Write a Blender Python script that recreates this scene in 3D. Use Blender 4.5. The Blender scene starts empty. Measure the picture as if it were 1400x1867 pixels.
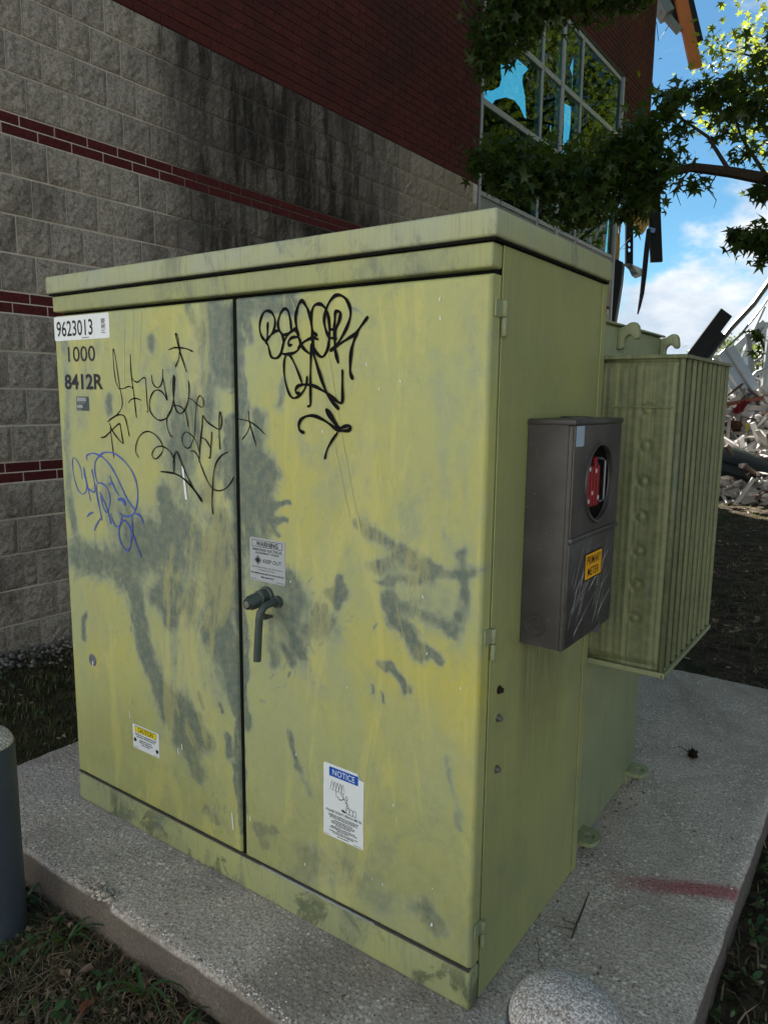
import bpy, bmesh, math, random
import numpy as np
from mathutils import Matrix, Vector
from mathutils.geometry import tessellate_polygon

R = math.radians
rng = np.random.default_rng(7)
random.seed(7)
scene = bpy.context.scene
COL = scene.collection

# ------------------------------------------------------------------ camera
CAM = np.array((2.174, -1.295, 1.349))
YAW, PITCH, ROLL, FPX = R(-35.398), R(-8.786), R(0.636), 1336.92
fwd = np.array((math.sin(YAW) * math.cos(PITCH), math.cos(YAW) * math.cos(PITCH), math.sin(PITCH)))
rgt = np.array((math.cos(YAW), -math.sin(YAW), 0.0))
upv = np.cross(rgt, fwd)
rgt, upv = math.cos(ROLL) * rgt + math.sin(ROLL) * upv, -math.sin(ROLL) * rgt + math.cos(ROLL) * upv
cd = bpy.data.cameras.new('camera')
cam = bpy.data.objects.new('camera', cd)
COL.objects.link(cam)
cam.matrix_world = Matrix((
    (rgt[0], upv[0], -fwd[0], CAM[0]), (rgt[1], upv[1], -fwd[1], CAM[1]),
    (rgt[2], upv[2], -fwd[2], CAM[2]), (0, 0, 0, 1)))
cd.sensor_fit = 'VERTICAL'
cd.sensor_height = 24.0
cd.lens = 24.0 * FPX / 1867.0
cd.clip_start = 0.05
cd.clip_end = 1500
scene.camera = cam

# ------------------------------------------------------------------ sky and sun
SUN_EL, SUN_AZ = R(50), R(-48)            # azimuth measured clockwise from +Y
world = bpy.data.worlds.new('World')
scene.world = world
world.use_nodes = True
wt = world.node_tree
wt.nodes.clear()
def WN(t): return wt.nodes.new(t)
sky = WN('ShaderNodeTexSky')
sky.sky_type = 'NISHITA'
sky.sun_disc = False
sky.sun_elevation = SUN_EL
sky.sun_rotation = SUN_AZ
sky.air_density = 1.0
sky.dust_density = 0.2
sky.ozone_density = 1.6
tc = WN('ShaderNodeTexCoord')
sep = WN('ShaderNodeSeparateXYZ'); wt.links.new(tc.outputs['Generated'], sep.inputs[0])
def wmath(op, a, b=None, clamp=False):
    m = WN('ShaderNodeMath'); m.operation = op; m.use_clamp = clamp
    for i, v in enumerate((a, b)):
        if v is None: continue
        if isinstance(v, (int, float)): m.inputs[i].default_value = v
        else: wt.links.new(v, m.inputs[i])
    return m.outputs[0]
zc = wmath('MAXIMUM', sep.outputs[2], 0.0)
cmb = WN('ShaderNodeCombineXYZ')
SKY_SHIFT = (7.1, 9.5)
wt.links.new(wmath('ADD', wmath('MULTIPLY', sep.outputs[0], 2.0), SKY_SHIFT[0]), cmb.inputs[0])
wt.links.new(wmath('ADD', wmath('MULTIPLY', sep.outputs[1], 2.0), SKY_SHIFT[1]), cmb.inputs[1])
wt.links.new(wmath('MULTIPLY', zc, 4.2), cmb.inputs[2])
n1 = WN('ShaderNodeTexNoise'); n1.inputs['Scale'].default_value = 1.5; n1.inputs['Detail'].default_value = 9; n1.inputs['Roughness'].default_value = 0.56; n1.inputs['Distortion'].default_value = 0.25
wt.links.new(cmb.outputs[0], n1.inputs['Vector'])
n2 = WN('ShaderNodeTexNoise'); n2.inputs['Scale'].default_value = 3.4; n2.inputs['Detail'].default_value = 6; n2.inputs['Roughness'].default_value = 0.6
wt.links.new(cmb.outputs[0], n2.inputs['Vector'])
# more cover towards the horizon
cov = wmath('SUBTRACT', wmath('ADD', n1.outputs[0], 0.12), wmath('MULTIPLY', wmath('MINIMUM', zc, 0.27), 1.05))
mr = WN('ShaderNodeMapRange'); mr.interpolation_type = 'SMOOTHSTEP'
wt.links.new(cov, mr.inputs['Value'])
mr.inputs['From Min'].default_value = 0.38; mr.inputs['From Max'].default_value = 0.475
cr = WN('ShaderNodeValToRGB')
wt.links.new(n2.outputs[0], cr.inputs[0])
CLOUD = 1.0
cr.color_ramp.elements[0].position = 0.34; cr.color_ramp.elements[0].color = (3.7, 4.4, 5.2, 1)
cr.color_ramp.elements[1].position = 0.62; cr.color_ramp.elements[1].color = (6.6, 6.7, 6.8, 1)
mxs = WN('ShaderNodeMix'); mxs.data_type = 'RGBA'
wt.links.new(mr.outputs[0], mxs.inputs[0])
tint = WN('ShaderNodeMix'); tint.data_type = 'RGBA'; tint.blend_type = 'MULTIPLY'; tint.inputs[0].default_value = 1.0
wt.links.new(sky.outputs[0], tint.inputs[6]); tint.inputs[7].default_value = (0.42, 0.68, 0.74, 1)
wt.links.new(tint.outputs[2], mxs.inputs[6]); wt.links.new(cr.outputs[0], mxs.inputs[7])
bg = WN('ShaderNodeBackground'); bg.inputs[1].default_value = 0.05
wt.links.new(mxs.outputs[2], bg.inputs[0])
wo = WN('ShaderNodeOutputWorld'); wt.links.new(bg.outputs[0], wo.inputs[0])

sl = bpy.data.lights.new('sun', 'SUN')
sl.energy = 5.0; sl.angle = R(0.5); sl.color = (1.0, 0.95, 0.87)
sun = bpy.data.objects.new('sun', sl); COL.objects.link(sun)
sd = Vector((math.sin(SUN_AZ) * math.cos(SUN_EL), math.cos(SUN_AZ) * math.cos(SUN_EL), math.sin(SUN_EL)))
sun.rotation_euler = sd.to_track_quat('Z', 'Y').to_euler()
sun.location = sd * 60

vs = scene.view_settings
vs.view_transform = 'Standard'; vs.look = 'None'; vs.gamma = 1.0; vs.use_curve_mapping = False
vs.exposure = 1.75
scene.render.engine = 'CYCLES'
scene.cycles.max_bounces = 6
scene.cycles.transparent_max_bounces = 8

PEN = {'L':[(4,[(3202,13675),(3069,13864),(3006,14126),(2980,14503),(2992,14791),(3038,14747),(3112,14443),(3177,14009),(3249,13661),(3312,13399),(3298,13195),(3180,13047),(3000,12925),(2769,12816),(2572,12736)]),(4,[(3203,13690),(3420,13696),(3614,13748),(3778,13733),(3822,13690)]),(5,[(3778,14628),(3773,14345),(3796,14004),(3862,13576),(3907,13204),(3942,12882)]),(4,[(3796,14004),(3907,13904),(4067,13875),(4209,13945),(4349,13994),(4423,13944),(4429,13747),(4446,13353),(4474,13071),(4428,13062)]),(4,[(3612,13301),(3732,13389),(3968,13420),(4196,13373)]),(5,[(2668,12798),(2924,12894),(3124,12943),(3342,12933),(3445,12818),(3512,12615),(3581,12360)]),(5,[(2669,12685),(2793,12473),(3026,12273),(3275,12129),(3247,12282),(3201,12517),(3164,12678),(3054,12660),(2692,12455),(2427,12295),(2219,12256)]),(4,[(2690,12560),(2727,12261),(2775,11902),(2808,11668)]),(4,[(4681,14053),(4712,13886),(4806,13761),(4937,13725),(5072,13788),(5156,13967),(5173,14213)]),(4.5,[(5169,13967),(5240,13692),(5311,13390),(5230,13500),(5106,13609),(4933,13658),(4776,13622),(4635,13495),(4556,13298),(4567,13101),(4714,12935),(4931,12841),(5152,12861),(5331,12949),(5469,13117),(5567,13365),(5634,13693),(5647,13963),(5622,14045),(5594,13910),(5578,13584),(5599,13338),(5682,13121),(5846,13037),(6017,13127),(6150,13318),(6223,13587),(6232,13773),(6205,13906)]),(3.5,[(5514,13173),(5357,13032),(5274,12864),(5293,12642),(5391,12450),(5475,12412)]),(3.5,[(5517,13228),(5688,13252),(5896,13206),(6037,13100),(6111,12912),(6155,12696)]),(3,[(6197,13453),(6358,13401),(6515,13296),(6692,13219),(6773,13273),(6767,13405),(6684,13509),(6583,13482),(6507,13296),(6441,12974),(6411,12569),(6355,12405),(6180,12152),(6013,12144),(5894,12277),(5902,12442),(6032,12551),(6196,12521),(6376,12406),(6491,12248),(6564,12035)]),(5,[(6735,13007),(6690,12686),(6615,12307),(6541,11789)]),(4,[(6237,12045),(6321,12071),(6440,12001),(6537,11870),(6648,11632),(6837,11318),(7029,11129),(7263,11075),(7537,11156),(7772,11360),(7851,11485)]),(4.5,[(6743,13007),(6895,12852),(7126,12739),(7356,12668),(7437,12788),(7451,12997),(7402,13113),(7367,12995),(7346,12602),(7358,12168)]),(4,[(6640,12430),(6799,12396),(6933,12268),(7009,12191),(7047,12379),(7063,12597),(7033,12325),(6980,11935),(6920,11932)]),(4.5,[(7643,12103),(7410,11999),(7210,11801),(7103,11526),(7048,11117),(7019,10843),(7018,10597),(7044,10441)]),(4.5,[(6146,14133),(6072,14306),(5922,14628),(5794,14977),(5759,15116),(5820,15081),(5870,14842),(5904,14682),(5852,14470),(5717,14272)]),(4.5,[(5479,14720),(5679,14763),(5969,14751),(6213,14712),(6404,14649)]),(4,[(3978,11771),(3869,11897),(3891,12103),(4038,12342),(4279,12487),(4554,12505),(4818,12401),(5008,12239),(5087,12058),(4967,11896),(4759,11765),(4626,11807),(4610,11921),(4754,12071),(4980,12130),(5198,12092),(5410,11976),(5530,11786),(5542,11590),(5502,11405)]),(4.5,[(5512,11419),(5504,11700),(5571,11928),(5648,12016),(5729,11923),(5905,11613),(6101,11320),(6298,11057),(6635,10781)]),(6,[(4964,11425),(5338,11422),(5597,11397),(5891,11305),(6176,11131),(6416,10928),(6613,10738)])],'S':[(4,[(8076,12946),(8398,12904),(8678,12787),(8952,12607)]),(4,[(8418,13139),(8433,12879),(8567,12533),(8654,12311)]),(3.5,[(8468,12830),(8356,12626),(8171,12442)])],'R':[(8,[(8992,14835),(8881,14952),(8830,15135),(8873,15337),(8972,15477),(9100,15515),(9242,15462),(9333,15313),(9331,15157),(9250,15005),(9121,14886),(9040,14810)]),(8,[(9105,15235),(9093,15101),(9083,14899),(9039,14799),(9102,14718),(9147,14581),(9209,14444),(9350,14407),(9493,14482),(9557,14637),(9605,14791),(9561,14948),(9469,15029),(9360,15034),(9217,14961)]),(8,[(9853,15046),(9825,15266),(9752,15477),(9646,15527),(9522,15435),(9441,15241),(9455,15085),(9561,14959),(9684,14943),(9807,14982),(9989,15061)]),(8,[(9989,15061),(9807,14982),(9652,14833),(9573,14658),(9555,14525),(9679,14495),(9923,14516),(10075,14599),(10136,14729),(10107,14839),(9987,14876),(9836,14849),(9759,14763),(9788,14696),(9865,14705)]),(10,[(10077,14905),(10019,15082),(9991,15301),(10038,15493),(10114,15628),(10203,15665),(10319,15540),(10405,15386),(10462,15212),(10490,14996),(10504,14802),(10547,14629)]),(9,[(10620,14895),(10519,14974),(10468,15147),(10478,15382),(10551,15537),(10694,15570),(10821,15520),(10934,15377),(10990,15164),(11004,14911),(10961,14616),(10862,14448),(10748,14412),(10604,14519),(10532,14672),(10504,14845)]),(9,[(9959,15063),(10048,14950),(10136,14729),(10253,14594),(10400,14492)]),(9,[(10075,14621),(10195,14727),(10373,14807),(10548,14833),(10663,14797)]),(9,[(11003,14816),(10905,14979),(10849,15150),(10878,15359),(10976,15563),(11142,15708),(11307,15717),(11469,15624),(11578,15443),(11592,15258),(11512,15056),(11364,14834),(11199,14651),(11046,14539)]),(10,[(11143,15031),(11157,15198),(11170,15343),(11225,15382),(11308,15346),(11294,15212),(11226,15069),(11157,14947),(11157,14779),(11171,14568),(11213,14397),(11255,14270)]),(9,[(11046,14550),(11282,14669),(11554,14795),(11741,14881),(11872,15019),(12054,15203)]),(10,[(11781,14900),(11689,14718),(11623,14513),(11597,14263),(11598,14054),(11653,13927)]),(7,[(11004,15006),(11143,14989)]),(7,[(11032,14815),(11199,14798)]),(7,[(10173,13838),(10099,14004),(9951,14272),(9831,14440),(9740,14487),(9662,14433),(9620,14233),(9641,13941),(9730,13670),(9836,13513),(9943,13480),(10095,13537),(10247,13671),(10322,13826),(10338,13969)]),(8,[(10474,14696),(10458,14393),(10442,14067),(10439,13628),(10437,13341),(10363,13295)]),(10,[(10488,14631),(10575,14391),(10689,14107),(10832,13781),(11003,13500),(11257,13265)]),(9,[(10096,13593),(10005,13604),(9991,13693),(10097,13771),(10307,13793),(10543,13760),(10774,13673),(11003,13565),(11172,13458),(11312,13385),(11382,13439),(11381,13738),(11380,14098)]),(9,[(10224,12687),(10103,12739),(10074,12863),(10151,12989),(10332,13072),(10569,13077),(10831,12995),(11060,12881),(11230,12788),(11342,12770),(11536,12777),(11618,12844),(11563,12885),(11425,12859),(11314,12812)]),(15,[(10932,13216),(11060,13066),(11229,12875),(11300,12790)]),(7,[(11244,12723),(11088,12542),(10945,12337),(10872,12122)])],'B':[(4,[(1123,10950),(1089,11199),(942,11452),(763,11577),(661,11501),(647,11237),(718,10888),(863,10590),(1079,10464),(1255,10534),(1345,10716),(1308,10931),(1248,11101),(1237,11307)]),(6,[(1237,11307),(1312,10975),(1427,10592),(1514,10315)]),(6,[(1308,10931),(1399,10698),(1576,10604),(1721,10583),(1786,10707),(1736,10984),(1661,11258)]),(5.5,[(1453,11536),(1406,11630),(1525,11722),(1784,11768),(2067,11719),(2309,11637),(2609,11445),(2864,11169),(3113,10834),(3359,10500),(3548,10331),(3691,10241)]),(5.5,[(1910,10889),(1822,11140),(1825,11397),(1932,11595),(2214,11779),(2535,11838),(2877,11803),(3238,11648),(3555,11422),(3767,11150),(3861,10831),(3839,10502),(3723,10223),(3563,10062),(3324,9996),(3121,9997),(2955,10064)]),(5,[(1907,10857),(2072,10890),(2281,10832),(2447,10696),(2517,10468),(2462,10208),(2359,10027),(2221,10077),(2127,10241),(2056,10471)]),(5.5,[(1868,10821),(1863,10541),(1942,10180),(2028,9907),(2052,9758)]),(5.5,[(2012,10596),(2175,10396),(2334,10153),(2440,9927),(2511,9699)]),(5,[(2534,10001),(2590,9814),(2718,9657),(2873,9642),(3001,9751),(3070,9991)]),(5.5,[(1983,9794),(1785,9598),(1639,9384)]),(5.5,[(1301,9778),(1421,9879),(1613,9953)]),(4.5,[(2568,11138),(2642,10965),(2799,10746),(2976,10582)]),(4.5,[(2460,10867),(2603,10916),(2742,10909)]),(12,[(2933,10463),(3089,10497),(3218,10404),(3229,10322)]),(5.5,[(3562,10041),(3539,9705),(3480,9320),(3378,9054),(3237,8972),(3055,9055),(2915,9273),(2901,9549),(3003,9773),(3146,9862),(3279,9823),(3468,9634),(3647,9319),(3796,9065),(3914,8850)]),(6.5,[(3733,10131),(3895,10096),(4003,10004),(4061,9886)])]}
SMEAR = [(1120,0.34,[(5434,13819),(5743,10871)]),(1075,0.36,[(3440,9050),(7205,8940)]),(754,0.42,[(7235,9832),(7210,5888)]),(841,0.3,[(5556,6953),(5883,3757)]),(992,0.22,[(2482,10598),(3723,9412)]),(618,0.42,[(8695,12075),(8824,9035)]),(681,0.36,[(9571,8731),(10977,8023)]),(673,0.3,[(12852,9768),(14395,9055)]),(596,0.14,[(11645,6952),(13486,6887)]),(572,0.6,[(7133,15720),(7297,14634)]),(158,0.7,[(6301,15770),(6396,15490)]),(209,0.6,[(4694,15115),(4730,14924)]),(254,0.55,[(2776,13386),(2756,13117)]),(616,0.75,[(6285,12961),(5801,12069)]),(414,0.55,[(7068,13954),(6927,12976)]),(297,0.7,[(7624,15426),(7672,13814)]),(237,0.8,[(7738,12719),(7789,11043)]),(350,0.6,[(7299,11717),(6958,10973)]),(426,0.85,[(7355,10284),(7599,8108)]),(658,0.25,[(2619,10609),(2841,9970)]),(275,0.65,[(5042,10812),(5231,9904)]),(837,0.5,[(3980,9443),(5190,9118)]),(782,0.55,[(560,8324),(3133,8427)]),(335,0.4,[(922,8990),(1493,8800)]),(424,0.5,[(5700,9955),(6570,9301)]),(414,1.0,[(4627,7672),(5373,8039)]),(243,0.95,[(5119,7756),(5212,7209)]),(523,0.8,[(3477,7642),(3823,6103),(4480,5063),(4951,4505)]),(389,0.55,[(5956,8057),(6047,7524)]),(635,0.9,[(4942,4334),(5898,4094)]),(397,0.85,[(5397,3614),(6082,2896)]),(373,0.7,[(5434,4382),(6587,3963)]),(172,0.75,[(887,6577),(690,5717)]),(403,0.75,[(7179,8186),(6930,7224)]),(256,0.85,[(7470,7331),(7767,5249)]),(255,0.9,[(7194,8639),(7061,7862)]),(208,0.8,[(7438,4212),(7554,3768)]),(245,0.8,[(6369,1894),(6620,1781)]),(142,0.8,[(6594,1721),(6909,1583)]),(99,0.8,[(6319,5272),(6444,4980)]),(95,0.7,[(7164,5169),(7203,5021)]),(94,0.85,[(7718,3500),(7772,1572)]),(382,0.25,[(6595,15205),(6347,14381)]),(312,0.2,[(4107,15315),(4304,13822)]),(647,0.3,[(1998,14780),(1268,12845)]),(318,0.35,[(641,15468),(393,10422)]),(242,0.5,[(420,10075),(659,9398)]),(129,0.7,[(8021,15666),(7971,9632),(7846,1928)]),(97,0.5,[(8191,14873),(8192,9660),(8069,2333)]),(351,0.65,[(8214,15719),(9834,15740)]),(223,0.6,[(8300,15390),(8475,14863)]),(213,0.5,[(9549,13809),(9363,13292)]),(323,0.6,[(8621,13015),(8798,12484)]),(430,0.75,[(8405,11923),(9063,11691)]),(302,0.85,[(8287,11084),(8453,9836)]),(326,0.6,[(8865,11133),(9038,10324)]),(80,0.9,[(9233,10797),(9599,10872)]),(81,0.9,[(9227,10455),(9684,10490)]),(82,0.9,[(9035,10144),(9443,10123)]),(288,0.55,[(9758,9039),(10023,8530)]),(425,0.55,[(9564,8169),(9925,7675)]),(210,0.85,[(10013,7412),(10191,7239)]),(166,0.6,[(9461,7438),(9827,7017)]),(270,0.45,[(8995,7921),(9170,6943)]),(194,0.85,[(11112,8919),(11472,9045)]),(147,0.8,[(11309,9280),(11343,8694)]),(78,0.85,[(10498,8272),(10637,8529)]),(77,0.85,[(10774,8255),(10978,8562)]),(219,0.35,[(10461,7921),(11145,8325)]),(183,0.6,[(11861,10573),(12547,10405),(13280,9952),(13634,9763)]),(195,0.5,[(12254,9743),(13138,9932),(13971,9932),(14878,10042)]),(98,0.55,[(12258,9365),(12855,9583),(13429,9586)]),(165,0.4,[(12563,9225),(13440,9064),(14406,8700)]),(303,0.8,[(12641,8986),(13091,8566),(13530,8156)]),(171,0.75,[(13671,8186),(14021,8015)]),(142,0.75,[(12433,7469),(12736,7602),(13009,7408),(13189,7195)]),(44,0.6,[(12096,6821),(12208,6689)]),(43,0.6,[(12441,6854),(12506,6632)]),(384,0.25,[(10278,6907),(10804,6472)]),(135,0.75,[(9674,5017),(10040,4312)]),(150,0.35,[(10077,4250),(10349,3746)]),(167,0.8,[(8480,2001),(9051,2136)]),(184,0.8,[(8680,1756),(8882,1674)]),(125,0.6,[(8076,6702),(8233,4756)]),(222,0.3,[(14150,10716),(14354,10452)]),(146,0.4,[(14483,10469),(14644,9451)]),(87,0.5,[(14461,9067),(14529,8962)]),(178,0.2,[(14637,15677),(14635,7670)]),(310,0.22,[(13856,14345),(14191,11579)]),(179,0.25,[(10314,12289),(9977,13046)]),(129,0.2,[(10980,12572),(11622,11364)]),(426,0.5,[(13738,2061),(14186,1714)]),(613,0.45,[(10245,1898),(12664,1726)]),(364,0.4,[(9072,950),(10240,1124)]),(117,0.35,[(14354,5863),(14601,4415)]),(40,0.4,[(11600,15449),(11901,15259)])]
YELLOW = [(540,0.8,[(1373,7379),(1339,5213)]),(450,0.5,[(5572,7277),(6006,6564)]),(396,0.6,[(6879,5808),(6956,4875)]),(1080,0.3,[(11307,10318),(10298,9931)]),(990,0.75,[(12587,7439),(14719,7084)]),(1260,0.45,[(10275,6482),(12607,5996)]),(252,0.8,[(14833,7597),(14770,5492)]),(288,0.45,[(9610,11728),(9402,9816)]),(900,0.25,[(10324,13807),(11306,10703)]),(324,0.4,[(6777,14511),(6537,13817)])]
HOLES = [[(7.631,5.53),(7.768,5.552),(8.079,5.761),(8.493,5.759),(8.328,5.624),(8.323,5.536),(8.417,5.391),(8.491,5.093),(8.355,5.107),(8.216,5.188),(8.042,5.221),(7.798,5.179),(7.568,5.082),(7.461,4.975),(7.198,4.99),(7.192,5.092),(7.448,5.15),(7.614,5.245),(7.665,5.352),(7.638,5.442)],[(9.688,5.714),(10.019,5.747),(10.029,5.461),(9.96,5.12),(9.983,4.944),(9.707,4.915),(9.705,5.368)],[(9.842,6.229),(9.98,6.452),(10.026,6.41),(10.027,5.978),(9.94,5.911),(9.948,6.149)],[(9.219,5.248),(9.316,5.295),(9.304,4.947),(9.245,4.932)],[(9.109,5.236),(9.192,5.26),(9.158,5.118)]]

# ------------------------------------------------------------------ helpers
def s2l(*c):
    return tuple((v / 255 / 12.92 if v / 255 <= 0.04045 else ((v / 255 + 0.055) / 1.055) ** 2.4) for v in c) + (1.0,)

class NT:
    """small node-tree builder; geometry position is the texture space"""
    def __init__(self, name, rough=0.6, spec=0.3, metal=0.0):
        self.m = bpy.data.materials.new(name); self.m.use_nodes = True
        self.t = self.m.node_tree
        self.b = self.t.nodes['Principled BSDF']
        self.b.inputs['Roughness'].default_value = rough
        self.b.inputs['Specular IOR Level'].default_value = spec
        self.b.inputs['Metallic'].default_value = metal
        self.g = self.t.nodes.new('ShaderNodeNewGeometry')
        self.out = self.t.nodes['Material Output']
    def put(self, sock, v):
        if isinstance(v, (int, float)): sock.default_value = v
        elif isinstance(v, tuple): sock.default_value = v if len(v) == len(sock.default_value) else v[:len(sock.default_value)]
        else: self.t.links.new(v, sock)
    def pos(self, sx=1, sy=1, sz=1):
        if (sx, sy, sz) == (1, 1, 1): return self.g.outputs['Position']
        v = self.t.nodes.new('ShaderNodeVectorMath'); v.operation = 'MULTIPLY'
        self.t.links.new(self.g.outputs['Position'], v.inputs[0]); v.inputs[1].default_value = (sx, sy, sz)
        return v.outputs[0]
    def xyz(self):
        s = self.t.nodes.new('ShaderNodeSeparateXYZ'); self.t.links.new(self.g.outputs['Position'], s.inputs[0])
        return s.outputs
    def noise(self, scale, detail=4, rough=0.55, vec=None, dist=0.0):
        n = self.t.nodes.new('ShaderNodeTexNoise')
        n.inputs['Scale'].default_value = scale; n.inputs['Detail'].default_value = detail
        n.inputs['Roughness'].default_value = rough; n.inputs['Distortion'].default_value = dist
        self.t.links.new(vec if vec is not None else self.pos(), n.inputs['Vector'])
        return n.outputs[0]
    def voro(self, scale, feature='F1', out='Distance', vec=None, rand=1.0):
        n = self.t.nodes.new('ShaderNodeTexVoronoi'); n.feature = feature
        n.inputs['Scale'].default_value = scale; n.inputs['Randomness'].default_value = rand
        self.t.links.new(vec if vec is not None else self.pos(), n.inputs['Vector'])
        return n.outputs[out]
    def math(self, op, a, b=0.0, clamp=False):
        m = self.t.nodes.new('ShaderNodeMath'); m.operation = op; m.use_clamp = clamp
        self.put(m.inputs[0], a); self.put(m.inputs[1], b); return m.outputs[0]
    def rng(self, v, a, b, c=0.0, d=1.0, smooth=True):
        m = self.t.nodes.new('ShaderNodeMapRange')
        if smooth: m.interpolation_type = 'SMOOTHSTEP'
        self.put(m.inputs['Value'], v)
        for k, x in zip(('From Min', 'From Max', 'To Min', 'To Max'), (a, b, c, d)): m.inputs[k].default_value = x
        return m.outputs[0]
    def mix(self, f, a, b, mode='MIX'):
        m = self.t.nodes.new('ShaderNodeMix'); m.data_type = 'RGBA'; m.blend_type = mode
        self.put(m.inputs[0], f); self.put(m.inputs[6], a); self.put(m.inputs[7], b); return m.outputs[2]
    def ramp(self, f, *stops):
        r = self.t.nodes.new('ShaderNodeValToRGB'); self.put(r.inputs[0], f)
        e = r.color_ramp.elements
        while len(e) < len(stops): e.new(0.5)
        for q, (p, c) in zip(e, stops): q.position = p; q.color = c
        return r.outputs[0]
    def attr(self, name):
        a = self.t.nodes.new('ShaderNodeAttribute'); a.attribute_name = name; return a.outputs['Fac']
    def orand(self):
        return self.t.nodes.new('ShaderNodeObjectInfo').outputs['Random']
    def island(self): return self.g.outputs['Random Per Island']
    def color(self, c): self.put(self.b.inputs['Base Color'], c); return self
    def rough(self, v): self.put(self.b.inputs['Roughness'], v); return self
    def bump(self, h, strength=0.3, dist=0.01):
        b = self.t.nodes.new('ShaderNodeBump'); b.inputs['Strength'].default_value = strength; b.inputs['Distance'].default_value = dist
        self.put(b.inputs['Height'], h); self.t.links.new(b.outputs[0], self.b.inputs['Normal']); return self
    def done(self): return self.m

def plain(name, col, rough=0.6, spec=0.3, metal=0.0, var=0.15, scale=30):
    n = NT(name, rough, spec, metal)
    c2 = tuple(x * (1 - var) for x in col[:3]) + (1,)
    c1 = tuple(min(1, x * (1 + var)) for x in col[:3]) + (1,)
    n.color(n.mix(n.noise(scale, 5, 0.65), c2, c1))
    n.bump(n.noise(scale * 4, 3), 0.08, 0.002)
    return n.done()

class MB:
    """collects faces for ONE mesh object"""
    def __init__(self): self.v = []; self.f = []; self.mi = []; self.n = 0
    def add(self, verts, faces, mi=0):
        verts = [tuple(map(float, p)) for p in verts]
        self.v += verts
        for f in faces:
            self.f.append(tuple(i + self.n for i in f)); self.mi.append(mi)
        self.n += len(verts); return self
    def box(self, lo, hi, mi=0):
        (a, b, c), (d, e, f) = lo, hi
        return self.add([(a, b, c), (d, b, c), (d, e, c), (a, e, c), (a, b, f), (d, b, f), (d, e, f), (a, e, f)],
                        [(0, 3, 2, 1), (4, 5, 6, 7), (0, 1, 5, 4), (1, 2, 6, 5), (2, 3, 7, 6), (3, 0, 4, 7)], mi)
    def cbox(self, c, size, M=None, mi=0):
        x, y, z = (s / 2 for s in size)
        P = [Vector(p) for p in [(-x, -y, -z), (x, -y, -z), (x, y, -z), (-x, y, -z), (-x, -y, z), (x, -y, z), (x, y, z), (-x, y, z)]]
        if M is not None: P = [M @ p for p in P]
        return self.add([p + Vector(c) for p in P],
                        [(0, 3, 2, 1), (4, 5, 6, 7), (0, 1, 5, 4), (1, 2, 6, 5), (2, 3, 7, 6), (3, 0, 4, 7)], mi)
    def bar(self, a, b, w, h, up=(0, 0, 1), mi=0):
        a, b = Vector(a), Vector(b); d = (b - a); L = d.length; d.normalize()
        s = d.cross(Vector(up)); s.normalize(); u = s.cross(d)
        M = Matrix((s, d, u)).transposed()
        return self.cbox((a + b) / 2, (w, L, h), M, mi)
    def tube(self, pts, rad, sides=10, mi=0, caps=True):
        pts = [Vector(p) for p in pts]; n = len(pts)
        if isinstance(rad, (int, float)): rad = [rad] * n
        V = []; prev = None
        for i, p in enumerate(pts):
            d = (pts[min(i + 1, n - 1)] - pts[max(i - 1, 0)]).normalized()
            if prev is None:
                s = d.cross(Vector((0, 0, 1)))
                if s.length < 1e-3: s = d.cross(Vector((1, 0, 0)))
            else: s = prev - d * prev.dot(d)
            s.normalize(); prev = s; u = d.cross(s)
            for k in range(sides):
                t = 2 * math.pi * k / sides
                V.append(p + (s * math.cos(t) + u * math.sin(t)) * rad[i])
        F = [(i * sides + k, i * sides + (k + 1) % sides, (i + 1) * sides + (k + 1) % sides, (i + 1) * sides + k)
             for i in range(n - 1) for k in range(sides)]
        if caps: F += [tuple(range(sides))[::-1], tuple(range((n - 1) * sides, n * sides))]
        return self.add(V, F, mi)
    def lathe(self, c, prof, sides=24, axis='Z', mi=0):
        """prof: (radius, height) pairs"""
        V = []
        for r, h in prof:
            for k in range(sides):
                t = 2 * math.pi * k / sides; a, b = r * math.cos(t), r * math.sin(t)
                V.append({'Z': (c[0] + a, c[1] + b, c[2] + h), 'Y': (c[0] + a, c[1] + h, c[2] + b), 'X': (c[0] + h, c[1] + a, c[2] + b)}[axis])
        n = len(prof)
        F = [(i * sides + k, i * sides + (k + 1) % sides, (i + 1) * sides + (k + 1) % sides, (i + 1) * sides + k)
             for i in range(n - 1) for k in range(sides)]
        F += [tuple(range(sides))[::-1], tuple(range((n - 1) * sides, n * sides))]
        return self.add(V, F, mi)
    def prism(self, poly, f0, f1, mi=0):
        """poly: 2-D outline, f0/f1 map (u,v)->3-D for the two ends"""
        n = len(poly)
        V = [f0(u, v) for u, v in poly] + [f1(u, v) for u, v in poly]
        F = [tuple(range(n))[::-1], tuple(range(n, 2 * n))] + [(i, (i + 1) % n, n + (i + 1) % n, n + i) for i in range(n)]
        return self.add(V, F, mi)
    def build(self, name, mats, parent=None, smooth=False, bevel=0.0, seg=2, fix=True):
        if not isinstance(mats, (list, tuple)): mats = [mats]
        me = bpy.data.meshes.new(name)
        me.from_pydata(self.v, [], self.f)
        for m in mats: me.materials.append(m)
        if len(mats) > 1: me.polygons.foreach_set('material_index', self.mi)
        if bevel or fix:
            bm = bmesh.new(); bm.from_mesh(me)
            if fix: bmesh.ops.recalc_face_normals(bm, faces=bm.faces)
            if bevel:
                ed = [e for e in bm.edges if len(e.link_faces) == 2 and e.calc_face_angle(0) > 0.5]
                bmesh.ops.bevel(bm, geom=ed, offset=bevel, segments=seg, affect='EDGES', profile=0.5)
            bm.to_mesh(me); bm.free()
        if smooth:
            me.shade_smooth()
            if smooth != 'all': me.set_sharp_from_angle(angle=R(40))
        return link(name, me, parent)

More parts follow.
